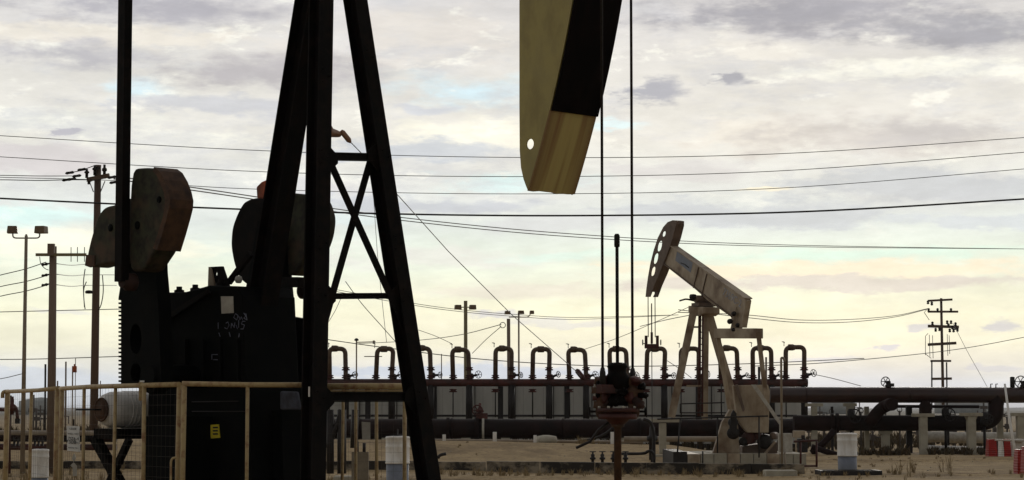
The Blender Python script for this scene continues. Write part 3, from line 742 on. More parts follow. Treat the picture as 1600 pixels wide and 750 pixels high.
# ================================================================== guard fences
def fence(name, pts, posts, thick, label, zgnd=0.0, mesh=True, rail=.032, sag=0, extra=()):
    "pts: rail polyline (px, py, Y); posts: (px, radius)"
    P = [at(*p) for p in pts]
    def on(px):
        for p, q in zip(pts[:-1], pts[1:]):
            if p[0] <= px <= q[0] + .01:
                t = (px - p[0]) / (q[0] - p[0]); return at(px, p[1] + (q[1] - p[1]) * t, 1 / ((1 - t) / p[2] + t / q[2]))
        return at(*pts[-1])
    root = thing(name, Vector((P[0].x, P[0].y, 0)), label, 'fence', 'yellow guard fences round the near pumpjack')
    P2 = [p + Vector((0, 0, random.uniform(-.006, .006))) for p in P]
    MB().tube(P2, rail, 10).build('top_rail', YRAIL, root)
    for px, r in posts:
        p = on(px); MB().tube([Vector((p.x, p.y, 0)), p + Vector((random.uniform(-.02, .02), 0, -.01))], r * .8, 8).build('post', YRAIL, root)
    if mesh:
        m = MB()
        for p, q in zip(P[:-1], P[1:]):
            L_ = (q - p).length; n = int(L_ / .13); off = Vector((0, .03, 0))
            for k in range(n + 1):
                c = p.lerp(q, k / n) + off; m.tube([Vector((c.x, c.y, .05)), c],   .0016, 3, False)
            nh = int(p.z / .13)
            for k in range(nh): m.tube([Vector((p.x, p.y, p.z - k * .13)) + off * 1.2, Vector((q.x, q.y, q.z - k * .13)) + off * 1.2],   .0016, 3, False)
        m.build('wire_mesh', MESHM, root)
    return root
fA = fence('guard_fence', [(10, 612, 36), (60, 609.5, 34), (92, 607, 32)], [(10, .055), (48, .035), (89, .05)], 0, 'yellow mesh fence panel at the far left end of the guard rail')
MB().tube(bent([at(14, 611.5, 36), at(4, 612, 36), at(4, 622, 36)], .1), .032, 8).build('rail_end', YRAIL, fA)
fB = fence('guard_fence', [(95, 607, 31.8), (140, 604, 30), (200, 602.5, 28.6), (280, 600, 27.2)], [(96, .045), (132, .03), (179, .03), (226, .035), (278, .04)], 0, 'yellow mesh fence panel in front of the grey electric motor')
hd = at(268, 742, 27.0)
MB().tube(bent([at(276, 715, 27.1), at(267, 716, 27.1), at(267, 770, 27.1), at(276, 772, 27.1)], .08), .014, 8).build('gate_handle', YRAIL, fB)
MB().bar(at(220, 597, 28.2) , at(220, 626, 28.2), .05, .02).build('latch', YRAIL, fB)
fC = fence('guard_fence', [(285, 600, 27.15), (387, 600.5, 27.0), (478, 601, 26.9)], [(286, .04), (387, .028), (474, .03)], 0, 'yellow fence panel in front of the black gearbox pedestal', mesh=False)
fD = fence('guard_fence', [(500, 604, 30.2), (560, 603, 30.2), (633, 604, 30.2)], [(535, .028), (557, .028), (590, .03), (633, .035)], 0, 'yellow mesh fence panel seen between the two splayed front legs', rail=.045)
MB().bar(at(500, 611.5, 30.2), at(633, 611, 30.2), .03, .035).build('lower_rail', YRAIL, fD)
# signs on the fence
sg = thing('notice_sign', at(114, 706, 30.7), 'white rectangular well sign with printed lines hanging on the left guard fence', 'sign')
sq = [at(104, 665, 30.7), at(123.5, 666, 30.7), at(125, 706, 30.7), at(105, 704, 30.7)]
MB().prism(sq, [p + YA * .01 for p in sq]).build('sign_board', mat('sign_white', (.86, .86, .84), (.78, .77, .74), 5, .5), sg)
MB().tube([at(115, 665, 30.72), at(115, 655, 30.72)], .012, 5).build('hanger', DARKS, sg)
def sgp(px, py): return at(px, py, 30.69)
tx = (at(124, 690, 30.69) - at(104, 689, 30.69))
text_mesh('number_line', '730B-1', .072, INK, sg, sgp(114.3, 691), tx, Z, .001)
text_mesh('number_line', '7JZ6-4', .058, INK, sg, sgp(114.6, 685.5), tx, Z, .001)
text_mesh('small_print', 'LEASE', .038, INK, sg, sgp(114, 670), tx, Z, .001)
text_mesh('small_print', 'WELL NO', .035, INK, sg, sgp(114, 678), tx, Z, .001)
text_mesh('small_print', 'PHONE 730-1', .025, INK, sg, sgp(114.6, 700), tx, Z, .001)
tg = MB()
t1 = [(112, 716), (116, 708), (119, 716), (115, 722)]; t2 = [(110, 727), (115, 722.5), (120, 728), (120, 744), (113.5, 744), (113.5, 731)]
for t_ in (t1, t2):
    q = [at(x, y, 30.6) for x, y in t_]; tg.prism(q, [p + YA * .008 for p in q])
tag(tg.build('hanging_tag', WHITED), 'small pale cut-out tag dangling under the white well sign', 'tag')
s2 = thing('notice_sign', at(571, 686, 30.15), 'blank white sign wired to the fence between the front legs', 'sign')
q = [at(565, 659, 30.15), at(578.5, 660, 30.15), at(578.5, 687, 30.15), at(566, 687, 30.15)]
MB().prism(q, [p + YA * .01 for p in q]).build('sign_board', WHITED, s2)

# ================================================================== FAR PUMPJACK
Y2 = 74.0; dx2 = -.42
F2 = Frame((xat(1098, Y2), Y2, 0), (dx2, math.sqrt(1 - dx2 * dx2)), (-math.sqrt(1 - dx2 * dx2), dx2))
P2 = thing('pumpjack', F2.w(0, .06, 0), 'smaller tan pumpjack in the distance, its perforated horsehead raised', 'pumpjack')
print('pivot', F2.hit(1098, 468, 0), 'head', F2.hit(1018, 420, 0), 'eq', F2.hit(1143, 500, 0))
def plate2(outl, holes, b0, b1, traced, m, name, parent=P2):
    pl = [F2.hit(*p, traced) for p in outl]; hs = [[F2.hit(*p, traced) for p in h] for h in holes]
    return MB().plate(pl, hs, lambda a, z, w: F2.w(a, z, w), b0, b1).build(name, m, parent)
hw2 = 0.165
head_o = [(1008.5, 464), (1010, 450), (1012.5, 432), (1016, 412), (1021, 392), (1027.5, 372), (1036, 355), (1043, 347), (1051, 344), (1056, 345), (1056, 352), (1051, 372), (1044, 392), (1037, 410), (1030, 428), (1022, 446), (1015.5, 464)]
holes = [[(cx + sk * ry * math.sin(t) * -.25 + rx * math.cos(t), cy + ry * math.copysign(abs(math.sin(t)) ** .7, math.sin(t))) for t in [2 * math.pi * k / 12 for k in range(12)]] for cx, cy, rx, ry, sk in ((1037.3, 365.5, 2.6, 4.4, 1), (1030.6, 384.5, 3.3, 8.6, 1), (1024.6, 404, 3.3, 8.6, 1), (1020.4, 424, 3.0, 7.6, 1))]
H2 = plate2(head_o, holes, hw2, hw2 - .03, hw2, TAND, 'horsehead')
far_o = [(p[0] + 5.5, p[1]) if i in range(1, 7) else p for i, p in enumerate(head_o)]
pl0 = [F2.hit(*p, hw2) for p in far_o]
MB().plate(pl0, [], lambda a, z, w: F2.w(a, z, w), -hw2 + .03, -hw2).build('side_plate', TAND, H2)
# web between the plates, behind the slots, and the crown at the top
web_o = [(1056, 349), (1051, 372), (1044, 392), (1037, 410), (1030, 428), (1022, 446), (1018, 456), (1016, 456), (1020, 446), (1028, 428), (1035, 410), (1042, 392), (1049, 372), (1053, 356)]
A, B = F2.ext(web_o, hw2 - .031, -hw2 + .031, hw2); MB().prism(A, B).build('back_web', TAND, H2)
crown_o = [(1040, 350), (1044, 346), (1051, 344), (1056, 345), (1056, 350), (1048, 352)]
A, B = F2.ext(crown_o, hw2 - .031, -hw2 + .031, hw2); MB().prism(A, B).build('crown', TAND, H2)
# walking beam: side web traced, flanges
bm_o = [(1048, 381), (1100, 420), (1168, 466), (1170, 470), (1163, 512), (1150, 512), (1146, 495), (1110, 470), (1085, 447), (1036, 408)]
b2c = [F2.hit(*p, 0) for p in bm_o]
BM = MB().plate(b2c, [], lambda a, z, w: F2.w(a, z, w), .10, -.10).build('walking_beam', TAN, P2)
def strip2(p, q, w, t, name, m, off=0):
    a0, z0 = F2.hit(*p, 0); a1, z1 = F2.hit(*q, 0); MB().bar(F2.w(a0, z0 + off, 0), F2.w(a1, z1 + off, 0), w, t, F2.s).build(name, m, BM)
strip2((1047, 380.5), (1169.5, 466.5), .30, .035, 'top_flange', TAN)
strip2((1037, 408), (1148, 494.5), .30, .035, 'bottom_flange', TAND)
for p, q in (((1096, 418), (1088, 450)), ((1109, 428), (1101, 462))):
    a0, z0 = F2.hit(*p, 0); a1, z1 = F2.hit(*q, 0); MB().bar(F2.w(a0, z0, 0), F2.w(a1, z1, 0), .27, .025, F2.s).build('stiffener', TAND, BM)
lab = [F2.hw(*p, .104) for p in ((1058, 392), (1083, 409), (1079, 426), (1055, 407))]
q = MB().prism(lab, [p - F2.s * .003 for p in lab]).build('name_panel', BLUEG, BM); q['label'] = 'pale grey panel with a small dark emblem'
MB().tube([F2.hw(1064, 411, .108), F2.hw(1070, 413, .108), F2.hw(1076, 418, .108)], .018, 5).build('emblem', INK, BM)
ta, tb = F2.hw(1130, 455, .106), F2.hw(1156, 474, .106)
text_mesh('serial_number', '7369C-2', .36, mat('pale_stencil', (.42, .44, .50), (.2, .2, .22), 9, .8), BM, F2.hw(1144, 465.5, .106), tb - ta, Z, .002)
# head mount joining beam and head
A, B = F2.ext([(1044, 375), (1052, 380), (1042, 412), (1034, 406)], .13, -.13, 0); MB().prism(A, B).build('head_hinge', TAND, BM)
# centre bearing
a, z = F2.hit(1100, 468, 0)
MB().lathe(F2.w(a, z, .35), [(.11, 0), (.14, -.04), (.14, -.66), (.11, -.7)], 16, F2.s).box(F2.w(a, z - .18, 0), (.5, .7, .12), (F2.d, F2.s, Z)).build('centre_bearing', TAND, P2)
A, B = F2.ext([(1088, 478), (1112, 480), (1112, 490), (1106, 494), (1098, 494), (1088, 488)], .32, -.32, 0); MB().prism(A, B).build('saddle', TAN, P2, bevel=.02)
MB().lathe(F2.hw(1087, 464, .3), [(.0, 0), (.09, .01), (.1, .1), (.09, .2), (0, .22)], 12, F2.s).build('bearing_cap', DARKS, P2)
MB().tube(bent([F2.hw(1085, 470, .3), F2.hw(1072, 467, .5), F2.hw(1062, 470, .6)], .1), .03, 6).build('pipe_bracket', DARKS, P2)
# legs
def seg2(p, q, w, h, name, m, th=.03, b0=0, b1=0):
    A = F2.hw(*p, b0); B = F2.hw(*q, b1); MB().ibeam(A, B, w, h, th, XA).build(name, m, P2)
seg2((1049, 652), (1085, 480), .24, .24, 'leg', TAN, .03, 1.1, .35)
seg2((1101, 655), (1103, 488), .20, .20, 'leg', TAN, .03, -.2, 0)
seg2((1155, 655), (1107, 490), .27, .27, 'leg', TAN, .03, -1.1, -.3)
# ladder between the legs
for xo in (0, 5.5):
    MB().tube([F2.hw(1092 + xo, 650, .2), F2.hw(1093.5 + xo * .8, 486, .2)], .055 if xo == 0 else .03, 6).build('ladder_rail', REDB, P2)
for k in range(16):
    y = 500 + k * 9.5; MB().tube([F2.hw(1092.5, y, .2), F2.hw(1098, y, .2)], .018, 5).build('ladder_rung', REDB, P2)
for p, q in (((1080, 511), (1094, 511)), ((1073, 603), (1100, 603))): MB().bar(F2.hw(*p, .5), F2.hw(*q, .1), .06, .06).build('leg_tie', TAN, P2)
for p, q in (((1063, 631), (1132, 629)), ((1063, 631), (1063, 645)), ((1127, 600), (1127, 645)), ((1062, 645), (1135, 645))): MB().tube([at(*p, Y2 - .8), at(*q, Y2 - .8)], .022, 6).build('guard_rail', DARKS, P2)
# equaliser and pitmans
eq = MB(); e0, e1 = at(1121, 521, Y2 - 1.4), at(1187, 521, Y2 - 3.3)
es = (e1 - e0).normalized()
eq.box((e0 + e1) / 2, ((e1 - e0).length, .30, .33), (es, es.cross(Z), Z)).build('equaliser', TAN, P2, bevel=.02)
A = [at(*p, Y2 - 2.3) for p in ((1142, 514), (1146, 497), (1150, 480), (1156, 478), (1160, 500), (1160, 514))]
MB().prism(A, [p + YA * .25 for p in A]).build('tail_bearing', TAN, P2)
for p, r in (((1141, 502), .09), ((1147, 490), .08), ((1153, 508), .07), ((1146, 515), .06)): MB().lathe(at(*p, Y2 - 2.45), [(0, 0), (r, .01), (r, .2), (0, .22)], 10, YA).build('bearing_bolt', DARKS, P2)
MB().bar(at(1184.5, 518, Y2 - 3.3), at(1199, 640, Y2 - 3.1), .14, .14, XA).build('pitman_arm', TAN, P2)
MB().bar(at(1121, 518, Y2 - 1.4), at(1140, 640, Y2 - 1.2), .14, .14, XA).build('pitman_arm', TAN, P2)
# counterweight cover and gearbox side
def pq(out, Y, th, m, name, parent=P2, bev=.02):
    A = [at(*p, Y) for p in out]; return MB().prism(A, [p + YA * th for p in A]).build(name, m, parent, bevel=bev)
CW = pq([(1146, 602), (1200, 601), (1203, 612), (1201, 676), (1168, 676), (1155, 660), (1150, 640)], Y2 - 2.6, .5, TAN, 'counterweight')
pq([(1114, 708), (1128, 660), (1140, 640), (1152, 640), (1156, 708)], Y2 - 2.3, .4, TAN, 'gearbox_stand')
pq([(1148, 602), (1153, 600), (1164, 640), (1161, 644)], Y2 - 2.8, .1, TAND, 'crank_arm')
MB().lathe(at(1146, 660, Y2 - 2.9), [(.0, 0), (.16, .01), (.16, .25), (0, .26)], 16, YA).lathe(at(1146, 677, Y2 - 2.9), [(.0, 0), (.2, .01), (.2, .2), (0, .22)], 16, YA).build('crank_hub', DARKS, P2)
pq([(1142, 648), (1146, 640), (1151, 646), (1152, 675), (1144, 680), (1140, 668)], Y2 - 3.0, .15, DARKS, 'belt')
A = [at(*p, Y2 - 3.2) for p in ((1174, 601), (1181, 601), (1222, 661), (1221, 678), (1218, 678), (1218, 664))]
MB().prism(A, [p + YA * .08 for p in A]).build('guard_brace', WHITED, P2)
for (p, r, m) in (((1168, 684), .22, REDB), ((1180, 680), .16, REDB), ((1193, 690), .24, DARKS), ((1207, 681), .12, TAND), ((1160, 690), .14, DARKS)):
    MB().lathe(at(*p, Y2 - 2.4), [(0, 0), (r * .8, .01), (r, .06), (r, .4), (0, .42)], 14, YA + XA * .4).build('drive_sheave', m, P2)
MB().bar(at(1192, 713, Y2 - 2.4), at(1211, 690, Y2 - 2.4), .1, .08).build('brake_strut', TAN, P2)
pq([(1160, 697), (1215, 690), (1215, 712), (1160, 712)], Y2 - 2.0, 1.0, TAND, 'prime_mover_frame')
# concrete base with vertical joints
bx0 = at(1045, 708, Y2 - 1); bx1 = at(1235, 708, Y2 - 1)
MB().bbox((bx0.x, Y2 - 3, .0), (bx0.x + .45, Y2 + 2, zat(704, Y2 - 1))).build('end_beam', DARKS, P2)
for k in range(9):
    xa = bx0.x + .47 + k * .43; MB().bbox((xa, Y2 - 3, 0), (xa + .41, Y2 + 2, zat(709 + random.uniform(-.5, .5), Y2 - 3))).build('base_block', CONC if k % 3 else TAN, P2)
# handrail in front of the base
for p, q in (((1027, 655), (1200, 650)), ((1186, 650), (1186, 715)), ((1121, 650), (1121, 708)), ((1063, 655), (1058, 712)), ((1098, 705), (1098, 735))): MB().tube([at(*p, Y2 - 3.4), at(*q, Y2 - 3.4)], .025, 6).build('handrail', DARKS, P2)
# bridle to the far well
XW2 = F2.hw(1018, 455, 0)
aw2 = F2.hit(1018, 460, 0)[0]
zb = F2.hit(1018, 527, 0)[1]; ztp = F2.hit(1018, 462, 0)[1]
for bq in (.14, -.14): MB().tube([F2.w(aw2, zb, bq), F2.w(aw2, ztp + .25, bq)], .016, 6).build('bridle_cable', STEEL, P2)
W2 = thing('wellhead', F2.w(aw2, .06, 0), 'small dark wellhead and clamp under the distant tan horsehead', 'wellhead')
def w2(z, r): return None
wc2 = F2.w(aw2, 0, 0)
def zz2(py): return F2.hit(1018, py, 0)[1]
MB().tube([wc2 + Z * zz2(540), wc2 + Z * zz2(474)], .02, 6).build('polished_rod', STEEL, W2)
MB().tube([wc2, wc2 + Z * zz2(545)], .015, 6).lathe(wc2, [(.12, 0), (.12, zz2(690)), (.2, zz2(688)), (.2, zz2(682)), (.1, zz2(680)), (.1, zz2(668)), (.03, zz2(664))], 12).build('casing_pipe', DARKS, W2)
MB().box(wc2 + Z * zz2(541), (.5, .12, .16)).box(wc2 + Z * zz2(531) - XA * .2, (.1, .1, .3)).box(wc2 + Z * zz2(531) + XA * .2, (.1, .1, .3)).box(wc2 + Z * zz2(528), (.08, .1, .4)).build('carrier_bar', REDB, W2)
for sx in (-1, 1): MB().ring(wc2 + Z * zz2(535) + XA * .32 * sx, XA, .09, .018, 12, 5).build('handwheel', DARKS, W2)

# electrical box on a goose-neck pipe
EB = thing('electrical_box', at(1222, 740, 66), 'pale grey electrical box on a thin steel pipe beside the far pumpjack', 'electrical box')
MB().bbox(at(1217, 707, 66), at(1238, 677, 66) + YA * .2).build('box', WHITED, EB, bevel=.01)
MB().tube(bent([at(1222, 742, 65.98), at(1220.5, 559, 65.98), at(1224, 559, 65.98), at(1226, 565, 65.98)], .05), .035, 8).build('pipe', GALV, EB)
MB().tube([at(1226, 707, 66), at(1228, 742, 66)], .03, 6).build('conduit', GALV, EB)

# ================================================================== white-capped drums
def drum(px, top_py, w_px, Y, lip, label, base=True, vent=False):
    r = w_px / 2 / FPX * Y; zt_ = zat(top_py, Y); c = Vector((xat(px, Y), Y, 0))
    o = thing('drum', c, label, 'drum', 'white drums with grey feet')
    zs = zt_ * lip
    MB().lathe(c, [(r * .93, 0), (r * .95, .02), (r * .95, zs)], 24).build('lower_shell', BLUEG, o)
    MB().lathe(c, [(r * 1.03, zs), (r * 1.03, zs + .03), (r, zs + .04), (r, zt_ * .8), (r * 1.02, zt_ * .81), (r * 1.02, zt_ * .83), (r, zt_ * .84), (r, zt_ - .05), (r * 1.02, zt_ - .045), (r * 1.02, zt_ - .015), (r * .95, zt_), (r * .6, zt_ + .01)], 24).build('cover', WHITE, o)
    if vent: MB().lathe(c + Z * zt_, [(r * .4, 0), (r * .4, .03), (.015, .04), (.015, .17)], 10).build('vent', DARKS, o)
    return o
drum(1323, 677, 31, 66, .42, 'white covered drum standing in the open in front of the pipe supports')
drum(621.5, 682, 37, 50, .52, 'white covered drum with a small vent behind the fence mesh between the legs', vent=True)
drum(64, 702, 27, 52, .3, 'white covered drum behind the left end of the guard fence')
tr = MB(); c0, c1 = at(1282, 739, 64), at(1366, 739, 64)
tr.bbox((c0.x, 63.2, 0), (c1.x, 63.3, .14)).bbox((c0.x, 64.4, 0), (c1.x, 64.5, .14)).bbox((c0.x - .1, 63.2, 0), (c0.x - .002, 64.5, .14)).bbox((c1.x + .002, 63.2, 0), (c1.x + .1, 64.5, .14)).bbox((c0.x, 63.302, 0), (c1.x, 64.398, .04))
tag(tr.build('drip_tray', DARKS), 'dark shallow drip tray on the ground in front of the white drum', 'tray')

# ================================================================== PIPE MANIFOLD AND PANEL WALL
YM = 100.0
MF = thing('pipe_manifold', at(500, 705, YM), 'long oxide red pipe manifold topped by a row of upside-down U-shaped loops', 'pipe manifold')
zh = zat(598, YM)
MB().tube([at(440, 598, YM), at(1262, 598, YM)], .175, 12).build('header_pipe', REDB, MF)
MB().tube([at(440, 649.5, YM + .8), at(1245, 649.5, YM + .8)], .05, 6).build('lower_rail', DARKS, MF)
loops = [(515, 540), (587, 612), (648, 673), (708, 733), (774, 799), (832, 858), (890, 916), (954, 980), (1010, 1038), (1064, 1092), (1127, 1153), (1177, 1206), (1228, 1257), (455, 481)]
for i, (xl, xr) in enumerate(loops):
    zt2 = zat(544, YM) + random.uniform(-.07, .05); xL, xR = xat(xl, YM), xat(xr, YM); jx = random.uniform(-.06, .06); jy = random.uniform(-.12, .12)
    lp = MB().tube(bent([(xL, YM, zh), (xL + jx, YM + jy, zt2), (xR + jx, YM + jy, zt2 + jx * .4), (xR, YM, zh + .3), (xR, YM, zh - 1.4)], .24), .108, 10).build('loop_pipe', LOOPM, MF)
    MB().lathe((xL + .10 + jx + .05 * (i % 3), YM + jy, zt2), [(.13, 0), (.15, .04), (.15, .22 + .06 * (i % 2)), (.12, .32)], 10, XA).build('coupling', LOOPM, lp)
    MB().tube([(xR, YM, zh - .1), (xR, YM, zat(656, YM))], .155, 10).build('down_pipe', DARKS, lp)
    for xx, zz in ((xL, zh + .26), (xR, zh + .26), (xR, zh + .62), (xL, zh - .38)):
        MB().lathe((xx, YM, zz), [(.12, -.06), (.19, -.055), (.19, .0), (.13, .01), (.13, .05), (.18, .055), (.18, .09), (.1, .1)], 12).build('flange', REDB, lp)
    MB().tube([(xL, YM - .1, zh - .3), (xL, YM - .1, zat(652, YM))], .03, 6).build('drain_line', DARKS, lp)
    c = Vector((xR + .34, YM - .05, zh + .38 + random.uniform(-.05, .05))); ax = Vector((1, -.5, random.uniform(-.1, .45))).normalized(); fx = Vector((random.uniform(.2, 1.3), -1, random.uniform(-.3, .4)))
    MB().lathe(c - ax * .3, [(.13, 0), (.13, .1), (.06, .12), (.05, .32)], 8, ax).build('valve_body', DARKS, lp)
    if i % 3 == 1: ax = Vector((1, -.2, .1)).normalized()
    MB().wheel(c + ax * .1, fx, random.uniform(.12, .17), .016).build('handwheel', DARKS, lp)
    MB().tube([(xL - .06, YM, zt2 + .05), (xL - .06, YM, zt2 + .26), (xL - .16, YM, zt2 + .26), (xL - .02, YM, zt2 + .22)], .018, 5).build('gauge_tap', FARM, lp)
for px in range(470, 1250, 104):
    MB().bbox((xat(px, YM) - .12, YM + .25, 0), (xat(px, YM) + .12, YM + .45, zh)).build('rack_post', DARKS, MF)
WL = thing('panel_wall', at(450, 705, YM + 2.5), 'low grey sheet-panel wall behind the red manifold', 'wall')
x0, x1 = xat(440, YM + 2.5), xat(1258, YM + 2.5); npan = 52; pw = (x1 - x0) / npan; ztw = zat(603, YM + 2.5)
for k in range(npan):
    MB().bbox((x0 + k * pw + .004, YM + 2.5, .3), (x0 + (k + 1) * pw - .004, YM + 2.56 + .012 * (k % 2), ztw)).build('panel', GREYW, WL)
MB().bbox((x0, YM + 2.57 + .02, .1), (x1, YM + 2.8, ztw - .05)).build('wall_frame', DARKS, WL)
for px in (562, 620, 682, 742, 805, 865, 925, 990, 1050, 1112, 1170):
    MB().bbox((xat(px, YM + 2.4) - .02, YM + 2.38, .1), (xat(px, YM + 2.4) + .02, YM + 2.48, ztw)).build('wall_post', DARKS, WL)

# large dark low pipe
YB = 95.0
BP = thing('low_pipeline', at(500, 700, YB), 'thick dark pipeline running low in front of the grey panel wall', 'pipeline')
MB().tube([at(440, 670, YB), at(1034, 670, YB)], .43, 20).build('pipe', DARKP, BP)
MB().tube(bent([at(1010, 670, YB + .5), at(1245, 668, YB + 1)], .4), .4, 16).build('pipe', DARKP, BP)
for px, r, w in ((700, .5, .07), (706, .47, .05), (745, .52, .1), (880, .46, .05), (1000, .46, .05), (560, .5, .07)):
    p = at(px, 670, YB); MB().lathe(p, [(.4, -w), (r, -w), (r, w), (.4, w)], 20, XA).build('flange', DARKP, BP)
p = at(755, 670, YB); MB().lathe(p, [(.4, -.05), (.52, -.05), (.52, .05), (.4, .05)], 20, XA).build('insulating_band', WHITED, BP)
MB().lathe(at(750, 655, YB), [(.12, 0), (.12, .3), (.18, .32), (.18, .38), (.06, .4), (.06, .7)], 12).wheel(at(746, 641, YB - .3), Vector((.3, -1, 0)), .22, .03).box(at(753, 650, YB - .1), (.5, .3, .25)).build('gate_valve', REDB, BP)
for px in range(480, 1040, 62):
    MB().bbox((xat(px, YB) - .2, YB - .3, .0), (xat(px, YB) + .2, YB + .3, zat(684, YB))).build('pipe_saddle', CONC, BP)
def pipe_thing(name, pts, r, m, label, cat='pipe', bend=.3, n=10, group=None):
    o = MB().tube(bent(pts, bend), r, n).build(name, m); return tag(o, label, cat, group)
pipe_thing('pipe', [at(672, 688, 90), at(1005, 691, 90)], .065, GALV, 'slim pale pipe lying along the crest of the sandy bank')
pipe_thing('pipe', [at(975, 686, 88), at(1105, 686, 88), at(1135, 686, 88)], .11, GALV, 'pale grey pipe beside the concrete post left of the far pumpjack')
pipe_thing('flexible_hose', [at(905, 690, 89), at(935, 684, 89), at(955, 672, 89), at(966, 655, 89)], .05, DARKS, 'dark flexible hose curving up from the bank to the low pipeline', 'hose', .8)
# small white marker posts and lumps under the pipe
for px, pt_, pb_, w, lb in ((773, 675, 694, 6, 'white marker post on the bank crest under the gate valve'), (836, 680, 692, 5, 'short pale post beside the slumped bag'),
                            (957, 675, 691, 6, 'white marker post just left of the near wellhead pipe'), (694, 679, 692, 5, 'short pale post close to the near pump leg')):
    YP = 87.5; x = xat(px, YP); hw = w / 2 / FPX * YP
    tag(MB().bbox((x - hw, YP, ground_h(x, YP) - .1), (x + hw, YP + .15, zat(pt_, YP))).build('marker_post', WHITE, bevel=.01), lb, 'post', 'pale marker posts on the bank')
bg = MB(); c = at(854, 687, 88.2)
bg.lathe(c - Z * .15, [(.0, 0), (.5, .0), (.62, .12), (.5, .27), (.2, .33), (0, .34)], 14)
for v in bg.v: v.x = c.x + (v.x - c.x) * (.8 + .3 * mn.noise(v * 2)); v.z += .06 * mn.noise(v * 3)
tag(bg.build('sand_bag', CONC), 'pale slumped bag lying under the dark low pipeline', 'bag')
CP_ = thing('concrete_post', at(1035, 706, 80), 'thick pale pipe-support post with crosspiece left of the far pumpjack', 'post')
MB().bbox((xat(1030, 80), 80, 0), (xat(1041, 80), 80.28, zat(661, 80))).build('post', CONC, CP_, bevel=.02)
MB().bbox((xat(1012, 80), 79.95, zat(660, 80)), (xat(1064, 80), 80.33, zat(654.5, 80))).build('crosspiece', CONC, CP_, bevel=.01)
MB().bbox((xat(1022, 79), 78.6, 0), (xat(1041, 79), 79.1, zat(710, 79))).build('footing', CONC, CP_, bevel=.02)
# small vertical pipework left of the post, low ground valves
pipe_thing('bent_pipe', [at(1018, 731, 76), at(1022, 694, 76), at(1021, 672, 76), at(1016, 658, 76), at(1005, 655, 76)], .06, DARKS, 'thin dark bent pipe standing beside the pale concrete post', 'pipe')
pipe_thing('bent_pipe', [at(969, 709, 74), at(1008, 709, 74), at(1013, 704, 74), at(1022, 707, 74), at(1022, 730, 74)], .05, DARKS, 'dark pipe with a crook crossing low behind the near wellhead', 'pipe')
for i, (px, lb) in enumerate(((926, 'first little rusty ground valve left of the near wellhead'), (941, 'middle little rusty ground valve left of the near wellhead'), (958, 'little rusty ground valve touching the near wellhead pipe'), (977, 'little rusty ground valve just right of the near wellhead pipe'))):
    c = Vector((xat(px, 72), 72, .1)); o = thing('ground_valve', c, lb, 'valve', 'little ground valves behind the kerb')
    MB().lathe(c - Z * .1, [(.05, 0), (.05, .25), (.1, .27), (.1, .32), (.06, .34), (.07, .42), (.03, .45), (.03, .52)], 10).build('body', DARKS, o)
    MB().ring(c + Z * .42, Z, .1, .015, 12, 5).build('handwheel', DARKS, o)

# ================================================================== RIGHT-HAND PIPELINES
YR = 92.0
def rr(px): return px / FPX * YR
UP = thing('overhead_pipeline', at(1205, 705, YR), 'huge brown pipeline carried overhead across the right side', 'pipeline')
MB().tube([at(1203, 617, YR), at(1720, 617.5, YR)], .33, 24).build('pipe', PIPEU, UP)
MB().tube(bent([at(1240, 661, YR), at(1556, 661, YR), at(1556, 618, YR)], .8, 10), .33, 20).build('return_bend', DARKP, UP)
for px in (1258, 1420, 1478, 1600): MB().lathe(at(px, 617, YR), [(.33, -.02), (.342, -.015), (.342, .015), (.33, .02)], 24, XA).build('weld_seam', PIPEU, UP)
for px, w in ((1300, .05), (1308, .05)): MB().lathe(at(px, 661, YR), [(.33, -.05), (.42, -.05), (.42, .05), (.33, .05)], 20, XA).build('flange', DARKP, UP)
def hand_valve(px, pyb, Y, r, label, parent, axis=Vector((-.75, -1, .15)), m=DARKS):
    c = at(px, pyb, Y); vb = MB().lathe(c, [(.1, 0), (.14, .05), (.14, .12), (.07, .16), (.07, .3)], 10).box(c + Z * .12 + XA * .08, (.3, .25, .14)).tube([c + Z * .22 + XA * .1, c + Z * .22 - XA * .1], .06, 8).build('valve_body', m, parent)
    MB().wheel(c + Z * .26 - XA * .12, axis, r, .022).build('handwheel', m, vb)
hand_valve(1388, 606, YR, .2, '', UP); hand_valve(1599, 606, YR, .24, '', UP)
MB().lathe(at(1582, 606, YR), [(.07, 0), (.07, .02), (.1, .03), (.1, .45), (.05, .47)], 12).build('relief_stack', DARKS, UP)
for px in (1548, 1556): MB().tube([at(px, 606, YR), at(px, 600, YR), at(px + 3, 600, YR)], .025, 5).build('tap', DARKS, UP)
# crossing pipe with open elbow
pipe_thing('elbow_pipe', [at(1358, 662, YR - .6), at(1374, 640, YR - .8), at(1388, 632, YR - 1.0), at(1394, 632, YR - 1.6)], .26, DARKP, 'black elbow pipe curling up out of the lower pipe right of the white drum', 'pipe', .6, 16)
o = MB().tube(bent([at(1446, 636, YR - 1.2), at(1446, 636, YR + 1.2), at(1446, 661, YR + 1.3)], .5), .27, 16); tag(o.build('stub_pipe', DARKP), 'short fat black pipe stub resting on the capped support', 'pipe')
pipe_thing('thin_pipe', [at(1392, 635, YR + 1.5), at(1530, 635.5, YR + 1.5)], .07, DARKP, 'thin dark pipe running level under the overhead pipeline', 'pipe')
pipe_thing('diagonal_pipe', [at(1268, 708, YR - 2), at(1290, 690, YR - 2), at(1304, 672, YR - 2)], .14, DARKP, 'dark diagonal pipe rising behind the white drum', 'pipe')
pipe_thing('diagonal_pipe', [at(1268, 698, YR - 3), at(1292, 706, YR - 3), at(1312, 712, YR - 3)], .12, DARKP, 'dark pipe sloping down into the ground at the white drum', 'pipe')
